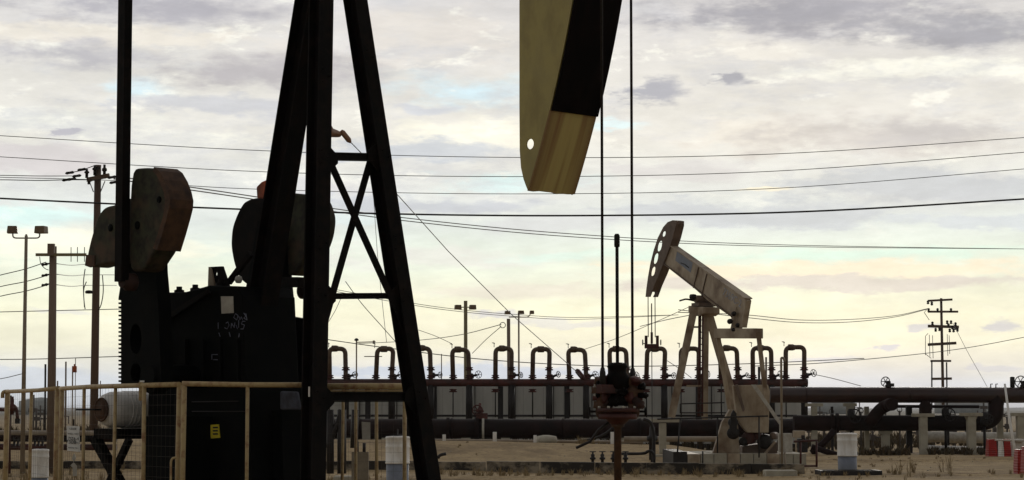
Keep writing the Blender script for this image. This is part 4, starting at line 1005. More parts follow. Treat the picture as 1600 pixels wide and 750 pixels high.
pipe_thing('white_pipe', [at(1448, 683, YR + 4), at(1470, 682, YR + 4), at(1490, 684, YR + 4), at(1700, 684, YR + 4)], .24, WHITED, 'upper of two pale insulated pipes on the ground below the pipeline', 'pipe', .4, 16, 'pale insulated pipes on the ground')
pipe_thing('white_pipe', [at(1450, 702, YR + 1), at(1536, 704, YR + 1)], .17, WHITE, 'lower short white pipe lying on the ground below the pipeline', 'pipe', .4, 16, 'pale insulated pipes on the ground')
# supports
def support(px, cap_py, base_py, wpost, wcap, Y, label, gusset=False, bent_leg=False, mt=CONC):
    c = Vector((xat(px, Y), Y, 0)); o = thing('pipe_support', c, label, 'pipe support', 'posts carrying the pipelines')
    hp = wpost / 2 / FPX * Y; hc_ = wcap / 2 / FPX * Y; zc2 = zat(cap_py, Y); th = .14
    MB().bbox((c.x - hp, Y - hp, 0), (c.x + hp, Y + hp, zc2 - th)).build('post', mt, o, bevel=.015)
    if wcap: MB().bbox((c.x - hc_, Y - hp * 1.2, zc2 - th + .002), (c.x + hc_, Y + hp * 1.2, zc2)).build('cap', mt, o, bevel=.01)
    if gusset:
        for sx in (-1, 1):
            A = [Vector((c.x + sx * (hp + .002), Y - .03, zc2 - th - .002)), Vector((c.x + sx * hc_ * .6, Y - .03, zc2 - th - .002)), Vector((c.x + sx * (hp + .002), Y - .03, zc2 - th - .2))]
            MB().prism(A, [p + YA * .06 for p in A]).build('gusset', mt, o)
    MB().bbox((c.x - hp * 1.5, Y - hp * 1.5, 0), (c.x + hp * 1.5, Y + hp * 1.5, .08)).build('base_plate', mt, o)
    return o
support(1272, 630, 705, 9, 27, YR, 'first capped support from the far pumpjack end')
support(1328, 630, 705, 11, 20, YR + .2, 'support standing directly behind the white drum')
support(1442, 646, 712, 12, 34, 90, 'capped support holding the fat black pipe stub')
support(1517, 645, 712, 13, 34, 90, 'gusseted capped support just left of the big return bend', gusset=True)
support(1562, 628, 705, 9, 12, YR + .6, 'slim support standing right beside the return bend')
support(1595, 645, 705, 14, 32, 90, 'wide capped support at the right edge behind the barriers')
support(1354, 630, 705, 7, 0, YR + .8, 'thin support under the wheel valve')
support(1420, 630, 705, 9, 0, YR + .8, 'plain uncapped support left of the pipe stub', mt=DARKS)
support(1383, 673, 705, 12, 20, YR + .2, 'short support carrying the lower dark pipe')
support(1300, 630, 700, 4, 0, YR + 1, 'thinnest dark support rod near the flange', mt=DARKS)
support(1480, 630, 700, 5, 0, YR + 3, 'thin dark support below the distant power pole', mt=DARKS)
for px, py, r, lb in ((1336, 650, .28, 'large upright handwheel valve behind the white drum'), (1484, 648, .26, 'large upright handwheel valve beneath the distant power pole'), (1545, 655, .2, 'smaller handwheel valve inside the return bend')):
    c = at(px, py, YR - .5 if px < 1500 else YR - 1); o = thing('wheel_valve', Vector((c.x, c.y, 0)), lb, 'valve', 'handwheel valves among the pipes')
    MB().wheel(c, Vector((.35, -1, 0)), r, .028).build('handwheel', DARKS, o)
    MB().tube([c, c + Vector((-.1, .35, 0))], .05, 8).lathe(c + Vector((-.1, .4, -.3)), [(.12, 0), (.16, .1), (.16, .5), (.1, .6)], 12).tube([c + Vector((-.1, .4, -.3)), Vector((c.x - .1, c.y + .4, 0))], .06, 8).build('body', DARKS, o)
# diagonal leaning white pole
lp = MB().tube([at(1588, 716, 80), at(1578, 660, 80.5), at(1570, 600, 81)], [.06, .05, .04], 10); tag(lp.build('leaning_pole', WHITE), 'slender white pole leaning in front of the pipeline near the barriers', 'pole')
# barriers
def barrier(px, Y, m, label, w=.37, h=.74):
    c = Vector((xat(px, Y), Y, 0)); b_ = MB(); n = 9; prof = []
    for k in range(n + 1):
        t = k / n; f = 1.0 if t < .25 else 1 - .25 * (t - .25); prof.append((f, t * h))
    for j, (d0, d1) in enumerate(((-.28, .28),)):
        V = []; 
        for f, z in prof:
            for kz, g in ((0, 1.0), (.5, .93)):
                zz = z + kz * h / n
                if zz > h: continue
                for sx, sy in ((-1, -1), (1, -1), (1, 1), (-1, 1)): V.append(c + Vector((sx * w / 2 * f * g, sy * .3 * f * g, zz)))
        m_ = len(V) // 4; fs = [(i * 4 + k, i * 4 + (k + 1) % 4, (i + 1) * 4 + (k + 1) % 4, (i + 1) * 4 + k) for i in range(m_ - 1) for k in range(4)] + [(0, 1, 2, 3), tuple((m_ - 1) * 4 + k for k in range(4))]
        b_.add(V, fs)
    o = b_.build('barrier', m, bevel=.012); return tag(o, label, 'barrier', 'ribbed plastic road barriers')
barrier(1548, 86, REDPL, 'red ribbed plastic barrier at the left end of the far row')
barrier(1560.5, 86, WHITE, 'white ribbed plastic barrier between the two red ones', .24)
barrier(1571, 86, REDPL, 'red ribbed plastic barrier right of the narrow white one', .3)
barrier(1588, 86.4, WHITE, 'wide pale barrier behind the nearest red barrier', .6)
barrier(1593, 65, REDPL, 'nearest red ribbed plastic barrier at the right edge of the photo', .32, .72)
barrier(1604, 64, REDPL, 'red ribbed plastic barrier cut off by the right edge of the photo', .3, .82)
bm_ = MB().bar(at(1552, 687.5, 86), at(1600, 689, 86), .5, .05); 
tag(bm_.build('plank', WHITED), 'pale flat plank lying across the tops of the far barriers', 'plank')

# clutter low among the pipes
random.seed(5)
def box_things(): pass
cl = [(1250, 690, 1262, 712, 88, DARKS, 'dark cabinet', 'dark equipment cabinet between the electrical box and the first support'),
      (1240, 672, 1258, 682, 88, CONC, 'tan', 'small tan housing right of the pale electrical box'),
      (1150, 672, 1166, 690, 84, REDB, 'red', 'rusty red casing low inside the far pumpjack yard')]
tag(MB().bbox(at(1248, 707, 88), at(1262, 686, 88) + YA * .5).tube([at(1255, 686, 88), at(1255, 680, 88)], .08, 8).build('equipment_cabinet', DARKS, bevel=.02), cl[0][7], 'cabinet')
tag(MB().bbox(at(1241, 684, 88), at(1258, 673, 88) + YA * .5).bbox(at(1243, 705, 88), at(1245, 684.2, 88) + YA * .1).bbox(at(1254, 705, 88), at(1256, 684.2, 88) + YA * .1).build('valve_housing', TAN, bevel=.02), cl[1][7], 'housing')
tb = MB()
for px in (1251, 1276): tb.tube([at(px, 730, 70), at(px, 690, 70)], .035, 6)
tb.tube([at(1240, 690, 70), at(1278, 688, 70)], .035, 6).tube([at(1251, 728, 70), at(1276, 728, 70)], .03, 6)
tag(tb.build('pipe_trestle', REDB), 'low rusty pipe trestle standing left of the white drum', 'trestle')
cb = MB().bbox(at(1197, 752, 62) , at(1246, 735, 62) + YA * .8); tag(cb.build('concrete_block', CONC, bevel=.03), 'low pale concrete block at the foot of the electrical box', 'block')
for i in range(16):
    px = 1262 + i * 21 + random.uniform(-6, 6); Y = random.choice((97, 104, 112)); h = random.uniform(.8, 1.9); c = Vector((xat(px, Y), Y, 0))
    o = thing('small_standpipe', c, 'thin standpipe with a valve among many behind the right-hand pipelines', 'standpipe', 'standpipes behind the right-hand pipelines')
    MB().tube([c, c + Z * h], .045, 6).tube([c + Z * h * .7, c + Z * h * .7 + XA * random.choice((-.4, .4))], .04, 6).build('riser', FARM, o)
    MB().box(c + Z * h * .7, (.22, .2, .24)).build('valve_body', FARM, o)
    MB().ring(c + Z * (h + .05), Vector((.3, -1, .2)), .12, .02, 10, 4).build('handwheel', FARM, o)

# ================================================================== left background
for (y_, r, m, lb) in ((677, .10, GALV, 'pale pipe, highest of three lying behind the left fence'), (684, .12, DARKP, 'dark pipe between two others behind the left fence'), (698, .10, REDB, 'brown pipe, lowest of three behind the left fence')):
    pipe_thing('field_pipe', [at(-40, y_, 70), at(182, y_ + 1, 70)], r, m, lb, 'pipe', group='low pipes behind the left fence')
for i, px in enumerate((14, 22, 28, 54, 60, 66)):
    tag(MB().bbox(at(px - 1.6, 697, 69.6), at(px + 1.6, 683, 69.6) + YA * .1).build('pipe_stake', DARKS), 'short dark stake among those holding the low pipes behind the left fence', 'stake', 'stakes under the left low pipes')
LV = thing('valve_assembly', at(20, 665, 60), 'rusty valve tree standing behind the far left fence post', 'valve')
MB().tube(bent([at(-14, 640, 60), at(6, 640, 60), at(14, 641, 60), at(14, 740, 60)], .1), .05, 8).tube(bent([at(12, 636.5, 60), at(26, 636.5, 60), at(28, 662, 60)], .1), .045, 8).build('pipework', REDB, LV)
MB().lathe(at(19, 648, 60), [(.05, 0), (.05, .1), (.1, .12), (.14, .22), (.05, .3), (.05, .42), (.035, .44), (.035, .5)], 10).build('valve_body', REDB, LV)
MB().box(at(28, 658, 60), (.14, .14, .14)).build('trap', DARKS, LV)
tag(MB().bbox(at(520, 752, 46) , at(552, 744, 46) + YA * .5).build('concrete_block', CONC, bevel=.03), 'low pale concrete block behind the fence between the legs', 'block')
tag(MB().bbox(at(549, 752, 44), at(576, 706, 44) + YA * .08).build('mesh_crate', mat('grey_crate', (.22, .19, .14), (.16, .13, .09), 5, .8), bevel=.01), 'grey brown crate standing behind the fence below the blank sign', 'crate')
tag(MB().tube([at(553, 700, 40), at(555, 640, 40)], .07, 8).tube([at(558, 706, 40), at(558, 690, 40)], .03, 6).tube([at(569, 706, 40), at(569, 692, 40)], .03, 6).build('riser_pipe', DARKS), 'dark thick riser pipe left of the blank white sign', 'pipe')
dp = MB().tube(bent([at(514, 700, 58), at(518, 678, 58), at(530, 660, 58), at(534, 640, 58)], .4), .09, 8).tube([at(516, 740, 58), at(516, 640, 58)], .1, 8).tube([at(534, 740, 58), at(534, 640, 58)], .12, 8)
tag(dp.build('pipe_rack', DARKS), 'dark upright pipes with a diagonal, just right of the near vertical leg', 'pipes')
bu = pipe_thing('bent_pipe', [at(684, 716, 62), at(687, 711, 62), at(697, 709, 62)], .045, DARKS, 'short dark pipe hook poking from the sand right of the near pump leg', 'pipe', .2)

# ================================================================== POLES
def insulator(c, s=1.0): return MB().lathe(c, [(.03 * s, 0), (.06 * s, .03 * s), (.035 * s, .06 * s), (.06 * s, .09 * s), (.03 * s, .13 * s), (.03 * s, .2 * s)], 8)
def pole_wood(px_top, py_top, px_bot, Y, wpx, m, label, name='utility_pole'):
    top_ = at(px_top, py_top, Y); bx = at(px_bot, 640, Y).x; r = wpx / 2 / FPX * Y
    o = thing(name, Vector((bx, Y, 0)), label, 'utility pole', 'wooden power poles')
    MB().tube([Vector((bx, Y, 0)), top_], [r * 1.12, r * .88], 12).build('pole', m, o); return o
Yp = 85
o = pole_wood(153, 258, 147, Yp, 12, WOOD, 'brown utility pole with many insulators behind the near counterweight')
def bx3(p, q, w, Y, name, m, par): MB().bar(at(*p, Y), at(*q, Y), w, w).build(name, m, par)
bx3((136, 281), (171, 274), .16, Yp - .25, 'crossarm', WOOD, o); bx3((148, 262), (158, 262), .08, Yp - .2, 'top_bracket', DARKS, o)
for p, h in (((135.5, 264), .35), ((148, 258), .4), ((163, 257), .55), ((139, 280), .2)):
    MB().lathe(at(p[0], p[1] + h * 40, Yp - .25), [(.06, 0), (.06, h * .5), (.1, h * .55), (.1, h * .7), (.05, h * .8), (.05, h)], 8).build('insulator', DARKS, o)
for p, q in (((140, 284), (146, 300)), ((164, 283), (157, 300))): MB().bar(at(*p, Yp - .2), at(*q, Yp - .2), .05, .03).build('arm_brace', DARKS, o)
for p in ((128, 265), (109, 270), (120, 275), (112, 280), (104, 281), (175, 277), (178, 285)):
    MB().lathe(at(*p, Yp - .3), [(.02, -.18), (.06, -.12), (.05, 0), (.06, .12), (.02, .18)], 7, XA + Z * .15).build('strain_insulator', DARKS, o)
for p, q, r_ in (((128, 266), (147, 259), None), ((100, 281), (136, 281), None), ((114, 269), (136, 265), None)): MB().tube([at(*p, Yp - .3), at(*q, Yp - .3)], .018, 5).build('jumper', WIRE, o)
MB().lathe(at(139, 459, Yp - .4), [(.0, 0), (.13, .01), (.16, .08), (.1, .13), (0, .14)], 10).build('cutout', DARKS, o)
for pts_ in ([(133, 420), (130, 440), (131, 470), (133, 483)], [(135, 440), (130, 452), (132, 480)], [(160, 430), (162, 455), (158, 478), (153, 485)]):
    MB().tube(bent([at(*p, Yp - .3) for p in pts_], .3), .02, 5).build('jumper', WIRE, o)
Yq = 65
o = pole_wood(83, 385, 81, Yq, 13, WOODL, 'grey brown utility pole with one long crossarm left of the counterweight')
bx3((56, 398), (135, 398), .085, Yq - .2, 'crossarm', GREENP, o)
MB().box(at(80, 390, Yq - .22), (.2, .15, .35)).build('pole_bracket', WOODL, o)
for p in ((111, 391), (121, 391), (132, 391)): MB().tube([at(p[0], p[1] - 5, Yq), at(p[0], p[1] + 18, Yq)], .012, 5).build('pin', DARKS, o)
for y in (412, 429, 444):
    MB().lathe(at(71, y + 1, Yq), [(.02, -.12), (.05, -.09), (.03, -.03), (.05, .03), (.03, .07), (.02, .12)], 7, XA + Z * .2).build('strain_insulator', DARKS, o)
MB().tube(bent([at(62, 401, Yq - .1), at(63, 412, Yq - .1), at(70, 420, Yq - .1), at(76, 422, Yq - .1)], .2), .012, 5).build('jumper', WIRE, o)
Yr_ = 235
o = pole_wood(1470.5, 466, 1474, Yr_, 4.4, WOOD, 'distant utility pole with six crossarms beyond the right pipeline')
for i, (p, q, w) in enumerate((((1450, 470), (1488, 468), .22), ((1450, 487), (1497, 487), .22), ((1450, 509.5), (1498, 511), .3), ((1450, 538.5), (1494, 536), .3), ((1454, 564), (1486, 564), .22), ((1455, 592), (1487, 591.5), .26))):
    bx3(p, q, w, Yr_ - .3, 'crossarm', WOOD, o)
for px, py in ((1451, 484), (1465, 484), (1486, 484), (1457, 505), (1480, 503), (1486, 503), (1493, 506), (1462, 515), (1484, 516), (1490, 516), (1496, 515), (1450, 472), (1456, 474), (1482, 508), (1488, 511), (1493, 512), (1468, 514)):
    MB().lathe(at(px, py + 2, Yr_ - .4), [(.06, -.1), (.16, -.02), (.1, .1), (.16, .2), (.06, .32)], 6).build('insulator', DARKS, o)
for pts_ in ([(1456, 564), (1456, 640)], [(1479, 566), (1480, 640)]): MB().tube([at(*p, Yr_ - .4) for p in pts_], .08, 6).build('conduit', DARKS, o)
for pts_ in ([(1446, 555), (1446, 525), (1450, 521)], [(1446, 553), (1455, 560)], [(1453, 557), (1452, 523)], [(1458, 560), (1457, 524)], [(1481, 556), (1480, 522)], [(1484, 553), (1483, 524)], [(1448, 484), (1444, 488), (1452, 500)]):
    MB().tube([at(*p, Yr_ - .5) for p in pts_], .035, 5).build('jumper', WIREG, o)
o = pole_wood(581, 553, 581, 300, 1.6, WOOD, 'tiny faraway power pole with a wide crossarm seen beside the right leg')
# note: the far one stands clear of the leg at px 690
o.location.x = xat(690, 300); bx3((569, 557), (597, 557), .12, 299.6, 'crossarm', WOOD, o)
for ch in o.children:
    pass
for px, py, Y, h, lb in ((557, 531, 150, 0, 'slim light pole with a small round head seen through the leg bracing'),):
    o = thing('area_light_pole', Vector((xat(px, Y), Y, 0)), lb, 'light pole')
    MB().tube([Vector((xat(px, Y), Y, 0)), at(px, py, Y)], .05, 6).build('pole', GALV, o)
    MB().lathe(at(px, py + 2, Y), [(0, 0), (.14, .03), (.16, .1), (.06, .2)], 8).build('lamp_head', DARKS, o)
    MB().tube([at(556, 535, Y), at(587, 534, Y)], .035, 5).tube([at(584, 532, Y), at(584, 537, Y)], .08, 5).build('arm', GALV, o)
# flood-light poles
def lamp_box(c, w, h, d, m, par, yaw):
    a1 = Vector((math.cos(yaw), math.sin(yaw), 0)); a2 = Vector((-math.sin(yaw), math.cos(yaw), 0)); 
    A = [c + a1 * x + Z * z for x, z in ((-w / 2, -h / 2), (w / 2, -h / 2), (w / 2 * .86, h / 2), (-w / 2 * .86, h / 2))]
    return MB().prism([p - a2 * d / 2 for p in A], [p + a2 * d / 2 for p in A]).build('lamp_head', m, par, bevel=.02)
Yl = 65
o = thing('floodlight_pole', Vector((xat(36.5, Yl), Yl, 0)), 'tall floodlight pole with two box lamps at the far left', 'light pole', 'floodlight poles')
MB().tube([Vector((xat(36.5, Yl), Yl, 0)), at(41, 368, Yl)], [.075, .048], 10).tube([at(41, 372, Yl), at(41, 366, Yl)], .03, 6).build('pole', GALV, o)
MB().tube(bent([at(20, 363, Yl), at(20, 372, Yl), at(62, 372, Yl), at(62, 363, Yl)], .12), .022, 8).build('arm', GALV, o)
lamp_box(at(19.5, 359, Yl), .32, .22, .3, LAMPB, o, .15); lamp_box(at(64.5, 359, Yl), .34, .22, .3, LAMPB, o, -.25)
Yl = 112
o = thing('floodlight_pole', Vector((xat(728, Yl), Yl, 0)), 'olive floodlight pole with two box lamps rising behind a manifold loop', 'light pole', 'floodlight poles')
MB().tube([Vector((xat(728, Yl), Yl, 0)), at(727.5, 470, Yl)], .095, 10).build('pole', GREENP, o)
for px in (715.5, 738.5): lamp_box(at(px, 480, Yl), .36, .24, .3, LAMPB, o, .2)
MB().bar(at(716, 480, Yl + .1), at(738, 480, Yl + .1), .05, .05).build('arm', GREENP, o)
o = thing('steel_post', Vector((xat(795.5, Yl), Yl, 0)), 'bare brown post rising behind the manifold left of the three-lamp pole', 'post')
MB().tube([Vector((xat(796, Yl), Yl, 0)), at(794.5, 498, Yl)], .09, 10).build('post', WOODL, o)
Yl = 135
o = thing('floodlight_pole', Vector((xat(811, Yl), Yl, 0)), 'slim floodlight pole with three lamps beside the bare brown post', 'light pole', 'floodlight poles')
MB().tube([Vector((xat(811, Yl), Yl, 0)), at(810.5, 488, Yl)], .055, 8).build('pole', GALV, o)
MB().tube(bent([at(795, 495.5, Yl), at(826, 495.5, Yl), at(829, 490, Yl)], .2), .03, 6).build('arm', GALV, o)
for px, py, w in ((793, 488.5, .36), (814, 488, .38), (831, 488, .26)): lamp_box(at(px, py, Yl), w, .22, .25, LAMPB, o, .25)
# thin odd posts
for px, py, Y, w, m, lb in ((71, 569, 95, 3.2, DARKS, 'thin dark post just left of the grey brown utility pole'), (103, 565, 110, 2.6, WOODL, 'thin post right of the grey brown utility pole'), (113.5, 572, 90, 2.2, GALV, 'slim post carrying a small orange box left of the brown utility pole'),
                              (118, 560, 100, 1.2, GALV, 'hair-thin rod beside the small orange box'), (157, 595, 90, 1.6, WOODL, 'short thin rod right of the brown utility pole'), (1197, 558, 96, 3, WOODL, 'bare brown stub post behind the far pumpjack pitman'), (1186, 573, 97, 4, DARKS, 'short dark stub post inside a manifold loop'),
                              (90, 595, 80, 2.4, WOODL, 'short forked rod beside the grey brown utility pole')):
    r = w / 2 / FPX * Y; c = Vector((xat(px, Y), Y, 0)); o = tag(MB().tube([c, at(px, py, Y)], r, 8).build('thin_post', m), lb, 'post')
tag(MB().box(at(116.5, 577, 90), (.17, .15, .26)).box(at(116.5, 571, 90), (.06, .06, .12)).build('junction_box', REDRUST, bevel=.01), 'small orange box on the slim post left of the brown utility pole', 'box')

# ================================================================== WIRES
def wire(pts, r, label, m=WIRE, grp='overhead wires', name='power_line'):
    P = [at(*p) for p in pts]
    out = []
    for i in range(len(P) - 1):          # Catmull-Rom through the points
        p0 = P[i - 1] if i else P[0] * 2 - P[1]; p1, p2 = P[i], P[i + 1]; p3 = P[i + 2] if i + 2 < len(P) else p2 * 2 - p1
        for k in range(8):
            t = k / 8; out.append(.5 * ((2 * p1) + (p2 - p0) * t + (2 * p0 - 5 * p1 + 4 * p2 - p3) * t * t + (3 * p1 - p0 - 3 * p2 + p3) * t ** 3))
    out.append(P[-1])
    if pts[0][0] < 0: out.insert(0, out[0] + (out[0] - out[1]).normalized() * 40)
    if pts[-1][0] > 1650: out.append(out[-1] + (out[-1] - out[-2]).normalized() * 40)
    return tag(MB().tube(out, r, 5).build(name, m), label, 'wire', grp)
YW_ = 62
wire([(-120, 204, YW_), (0, 212, YW_), (400, 235, YW_), (800, 246, YW_), (1200, 241, YW_), (1600, 215, YW_), (1720, 206, YW_)], .0105, 'highest of the four long wires crossing the whole sky')
wire([(-120, 238, YW_), (0, 245, YW_), (400, 268, YW_), (800, 276, YW_), (1200, 268, YW_), (1600, 238, YW_), (1720, 228, YW_)], .0105, 'second highest long wire crossing the whole sky')
wire([(-120, 272, YW_), (0, 277, YW_), (175, 282, YW_), (400, 295.5, YW_), (800, 303, YW_), (1200, 295, YW_), (1600, 264, YW_), (1720, 254, YW_)], .010, 'third highest long wire crossing the whole sky')
wire([(-120, 302, 48), (0, 310, 48), (300, 324, 48), (600, 334, 48), (900, 337, 48), (1250, 331, 48), (1600, 311, 48), (1720, 303, 48)], .021, 'thick black cable, lowest of the four long ones crossing the sky')
for dy in (0, 4.5): wire([(178, 275 + dy, 85), (350, 300 + dy, 100), (620, 339 + dy, 120), (900, 366 + dy, 140), (1200, 382 + dy * .6, 170), (1600, 389, 200), (1720, 390, 210)], .028, ('upper' if dy == 0 else 'lower') + ' of two faint wires running right from the brown utility pole', WIREG)
for dy in (0, 4): wire([(1450, 482 + dy * .2, 234), (1400, 493 + dy * .5, 225), (1330, 499 + dy, 210), (1250, 500 + dy, 195), (1165, 492 + dy, 180), (1060, 488 - dy, 165)], .033, ('upper' if dy == 0 else 'lower') + ' of two wires running left from the distant six-arm pole', WIREG)
wire([(1720, 503, 200), (1600, 527, 190), (1480, 548, 180), (1300, 566, 160), (1180, 572, 150)], .03, 'faint wire sagging behind the distant six-arm pole', WIREG)
wire([(1489, 505, 234), (1512, 550, 225), (1540, 600, 215), (1560, 640, 210)], .025, 'thin guy wire slanting down right from the distant six-arm pole', WIREG)
for (y0, y1), nm in zip(((430, 408.5), (448, 430), (463, 445)), ('highest', 'middle', 'lowest')):
    wire([(-80, y0 + 20, Yq - 1), (0, y0, Yq), (40, y0 - (y0 - y1) * .5 + 1, Yq), (72, y1 + 1, Yq)], .014, nm + ' of three wires meeting the grey brown pole from the left')
for y, nm in ((412, 'highest'), (428.5, 'middle'), (445, 'lowest')):
    wire([(88, y, 66), (112, y + 2.5, 74), (135, y + 1, 84), (182, y + 1, 90)], .013, nm + ' of three short wires between the two utility poles', WIREG)
wire([(-60, 489, 150), (60, 486, 150), (186, 483, 150), (260, 481, 150)], .03, 'pale level wire low behind the floodlight pole', WIREG)
wire([(-60, 562, 140), (60, 561, 140), (186, 557, 140), (260, 555, 140)], .03, 'level wire just above the left fence rail', WIREG)
wire([(-60, 600, 120), (0, 592, 120), (35, 584, 120)], .022, 'short wire rising toward the floodlight pole above the left fence', WIREG)
wire([(-60, 282, 84), (0, 281, 84), (60, 282, 84), (102, 281, 84.7)], .018, 'wire reaching the brown pole crossarm from the left')
wire([(-60, 275, 84), (0, 274, 84), (60, 275, 84), (118, 275, 84.7)], .016, 'thin wire just above the crossarm wire at the left', WIREG)
SC = thing('drop_cable', F1.hw(517, 205, 1.2), 'thin cable slanting from a brown insulator on the near leg down to the manifold', 'cable')
insp = onleg(legB0, legB1, 204) - F1.s * .1
MB().lathe(insp, [(.10, 0), (.10, .05), (.06, .1), (.045, .2), (.035, .24)], 12, at(545, 213, 27.6) - insp).build('insulator', PORC, SC)
MB().lathe(at(533, 204, 27.5), [(.02, 0), (.035, .03), (.035, .16), (.012, .2)], 8, at(545, 219, 27.5) - at(533, 204, 27.5)).build('wire_clamp', PORC, SC)
cpt = [at(544, 218, 27.5), at(575, 250, 30), at(620, 303, 34), at(700, 392, 42), at(800, 492, 58), at(880, 562, 80), at(900, 580, 92), at(910, 592, 99)]
rr_ = [.006, .0065, .0075, .0085, .011, .015, .017, .018]
MB().tube(cpt, rr_, 5).build('wire', WIRE, SC)
MB().lathe(at(900, 577, 98), [(.05, 0), (.12, .1), (.12, .5), (.05, .6)], 8, at(912, 592, 98) - at(900, 577, 98)).build('anchor_shackle', REDB, SC)
wire([(540, 440, 60), (565, 474, 62), (595, 508, 64), (628, 545, 66), (660, 580, 68)], .011, 'wire slanting down behind the X bracing of the near leg', WIRE)
wire([(578, 240, 70), (583, 300, 70), (590, 400, 70), (597, 470, 70), (604, 535, 70)], .009, 'hair-thin near-vertical wire seen inside the leg bracing', WIREG)
wire([(533, 465, 80), (524, 485, 80), (512, 505, 80)], .011, 'short slanting wire at the left of the leg bracing', WIREG)
for dy in (0, 3): wire([(500, 448 + dy, 150), (640, 473 + dy, 150), (720, 484 + dy, 155), (800, 491 + dy, 160), (900, 496 + dy, 170), (1060, 492, 180)], .022, ('upper' if dy == 0 else 'lower') + ' of two faint wires passing behind the two-lamp pole', WIREG)
wire([(500, 529, 140), (600, 543, 140), (760, 562, 140), (950, 572, 145), (1150, 569, 150), (1350, 560, 155)], .03, 'sagging wire just above the manifold loops', WIRE)
wire([(560, 537, 150), (650, 532, 140), (720, 523, 130), (783, 507, 120)], .022, 'wire rising to the small ring by the bare brown post', WIREG)
wire([(783, 510, 120), (760, 530, 125), (738, 552, 130)], .02, 'short guy wire falling left from the small ring', WIREG)
wire([(652, 515, 130), (680, 525, 130), (706, 537, 130)], .018, 'short faint wire right of the near leg above the loops', WIREG)
wire([(900, 550, 140), (960, 530, 138), (1020, 505, 130), (1080, 478, 120)], .018, 'faint wire climbing to the far pumpjack from the left', WIREG)
wire([(1000, 510, 120), (1040, 500, 110), (1080, 492, 100)], .02, 'second faint wire reaching the far pumpjack bearing', WIREG)
wire([(1040, 562, 110), (1060, 575, 108), (1080, 590, 106)], .018, 'tiny wire falling behind the far pumpjack left leg', WIREG)
wire([(1262, 583, 120), (1300, 591, 122), (1345, 603, 124)], .02, 'short wire falling from the last loop to the overhead pipeline', WIREG)
tag(MB().ring(at(785.5, 508, 119.8), YA, .15, .022, 16, 5).build('wire_ring', WIRE), 'small ring where wires meet left of the bare brown post', 'ring')

# ================================================================== far field: tanks, pumps, poles, scrub
random.seed(21)
def far_tank(px, Y, r, h, lb):
    c = Vector((xat(px, Y), Y, 0)); o = thing('storage_tank', c, lb, 'tank', 'faraway storage tanks')
    MB().lathe(c, [(r, 0), (r, h), (r * .5, h + r * .12), (0, h + r * .18)], 24).build('shell', TANK, o); return o
far_tank(1302, 900, 9, 5.5, 'pale faraway storage tank glimpsed under the overhead pipeline near the first support')
far_tank(1504, 1100, 14, 6, 'pale faraway storage tank glimpsed left of the return bend')
far_tank(64, 800, 8, 5.0, 'pale faraway storage tank glimpsed through the left fence')
for i in range(14):
    px = random.choice((random.uniform(1250, 1600), random.uniform(0, 140))); Y = random.uniform(160, 420); h = random.uniform(1.2, 3.6)
    c = Vector((xat(px, Y), Y, 0)); b_ = MB().tube([c, c + Z * h], .09, 6).box(c + Z * h * .6, (.7, .4, .3)).tube([c + Z * h * .6, c + Z * h * .6 + XA * .9, c + XA * .9], .07, 6)
    tag(b_.build('far_riser', FARM), 'small dark well riser far off in the haze on the flat field', 'riser', 'faraway risers on the field')
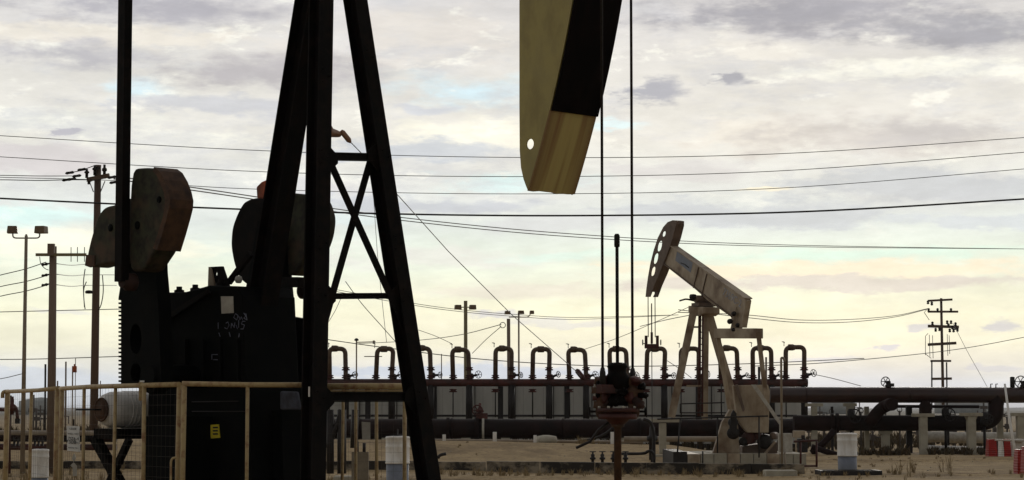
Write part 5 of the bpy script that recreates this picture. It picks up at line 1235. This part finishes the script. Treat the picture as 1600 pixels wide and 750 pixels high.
def bushes(name, spots, m, label, blade=.006, seed=3):
    random.seed(seed); b_ = MB()
    for (px0, px1, Y0, Y1, n, h) in spots:
        for _ in range(n):
            Y = random.uniform(Y0, Y1); px = random.uniform(px0, px1); x = xat(px, Y); g = ground_h(x, Y); k = random.randint(7, 16); hh = h * random.uniform(.5, 1.25)
            for _ in range(k):
                a = random.uniform(0, 6.28); sp = random.uniform(.1, .6) * hh; p0 = Vector((x + random.uniform(-.05, .05), Y + random.uniform(-.05, .05), g - .02)); p1 = p0 + Vector((math.cos(a) * sp, math.sin(a) * sp, hh * random.uniform(.5, 1)))
                s = Vector((-math.sin(a), math.cos(a), 0)) * blade; m_ = (p0 + p1) / 2 + Vector((0, 0, hh * .12))
                b_.add([p0 - s, p0 + s, m_ + s, m_ - s, p1], [(0, 1, 2, 3), (3, 2, 4)])
    return tag(b_.build(name, m, None, (0, 0, 0)), label, 'weeds', None, 'stuff')
bushes('dry_weeds', [(1250, 1600, 58, 66, 30, .22), (1390, 1500, 62, 70, 9, .5), (680, 1260, 62, 66, 150, .26), (680, 1010, 70, 86, 16, .10), (900, 935, 86, 87, 12, .35), (1250, 1600, 70, 89, 30, .12), (0, 200, 40, 70, 80, .3), (500, 640, 45, 70, 60, .2)], DRYG, 'sparse dry yellow weeds scattered over the sandy ground', .007, 3)
bushes('dark_scrub', [(1340, 1420, 88, 91, 60, .4), (1450, 1545, 89, 92, 80, .35), (1260, 1600, 100, 130, 240, .7), (500, 1240, 96, 99, 200, .5), (0, 180, 90, 160, 160, .7)], DARKB, 'low dark brown scrub at the foot of the pipes', .03, 4)
# scattered stones
random.seed(9); st_ = MB()
for _ in range(260):
    Y = random.uniform(50, 90); px = random.uniform(500, 1620); x = xat(px, Y); g = ground_h(x, Y); r = random.uniform(.012, .035)
    st_.lathe((x, Y, g - r * .3), [(r * .7, 0), (r, r * .5), (r * .6, r), (0, r * 1.1)], 6, Vector((random.uniform(-.3, .3), random.uniform(-.3, .3), 1)), False)
tag(st_.build('gravel', CONC, None, (0, 0, 0)), 'loose pale stones scattered on the sandy ground', 'gravel', None, 'stuff')

# ================================================================== air
hz_ = MB().bbox((-3400, -60, -1.5), (3400, 7600, 17)).build('haze', bpy.data.materials.new('haze_air'), None, (0, 0, 0))
hm = hz_.data.materials[0]; hm.use_nodes = True; t = hm.node_tree; t.nodes.remove(t.nodes['Principled BSDF'])
pv = t.nodes.new('ShaderNodeVolumePrincipled'); pv.inputs['Color'].default_value = (.9, .93, 1, 1); pv.inputs['Density'].default_value = .00007; pv.inputs['Anisotropy'].default_value = .3
t.links.new(pv.outputs[0], t.nodes['Material Output'].inputs['Volume'])
tag(hz_, kind='stuff')
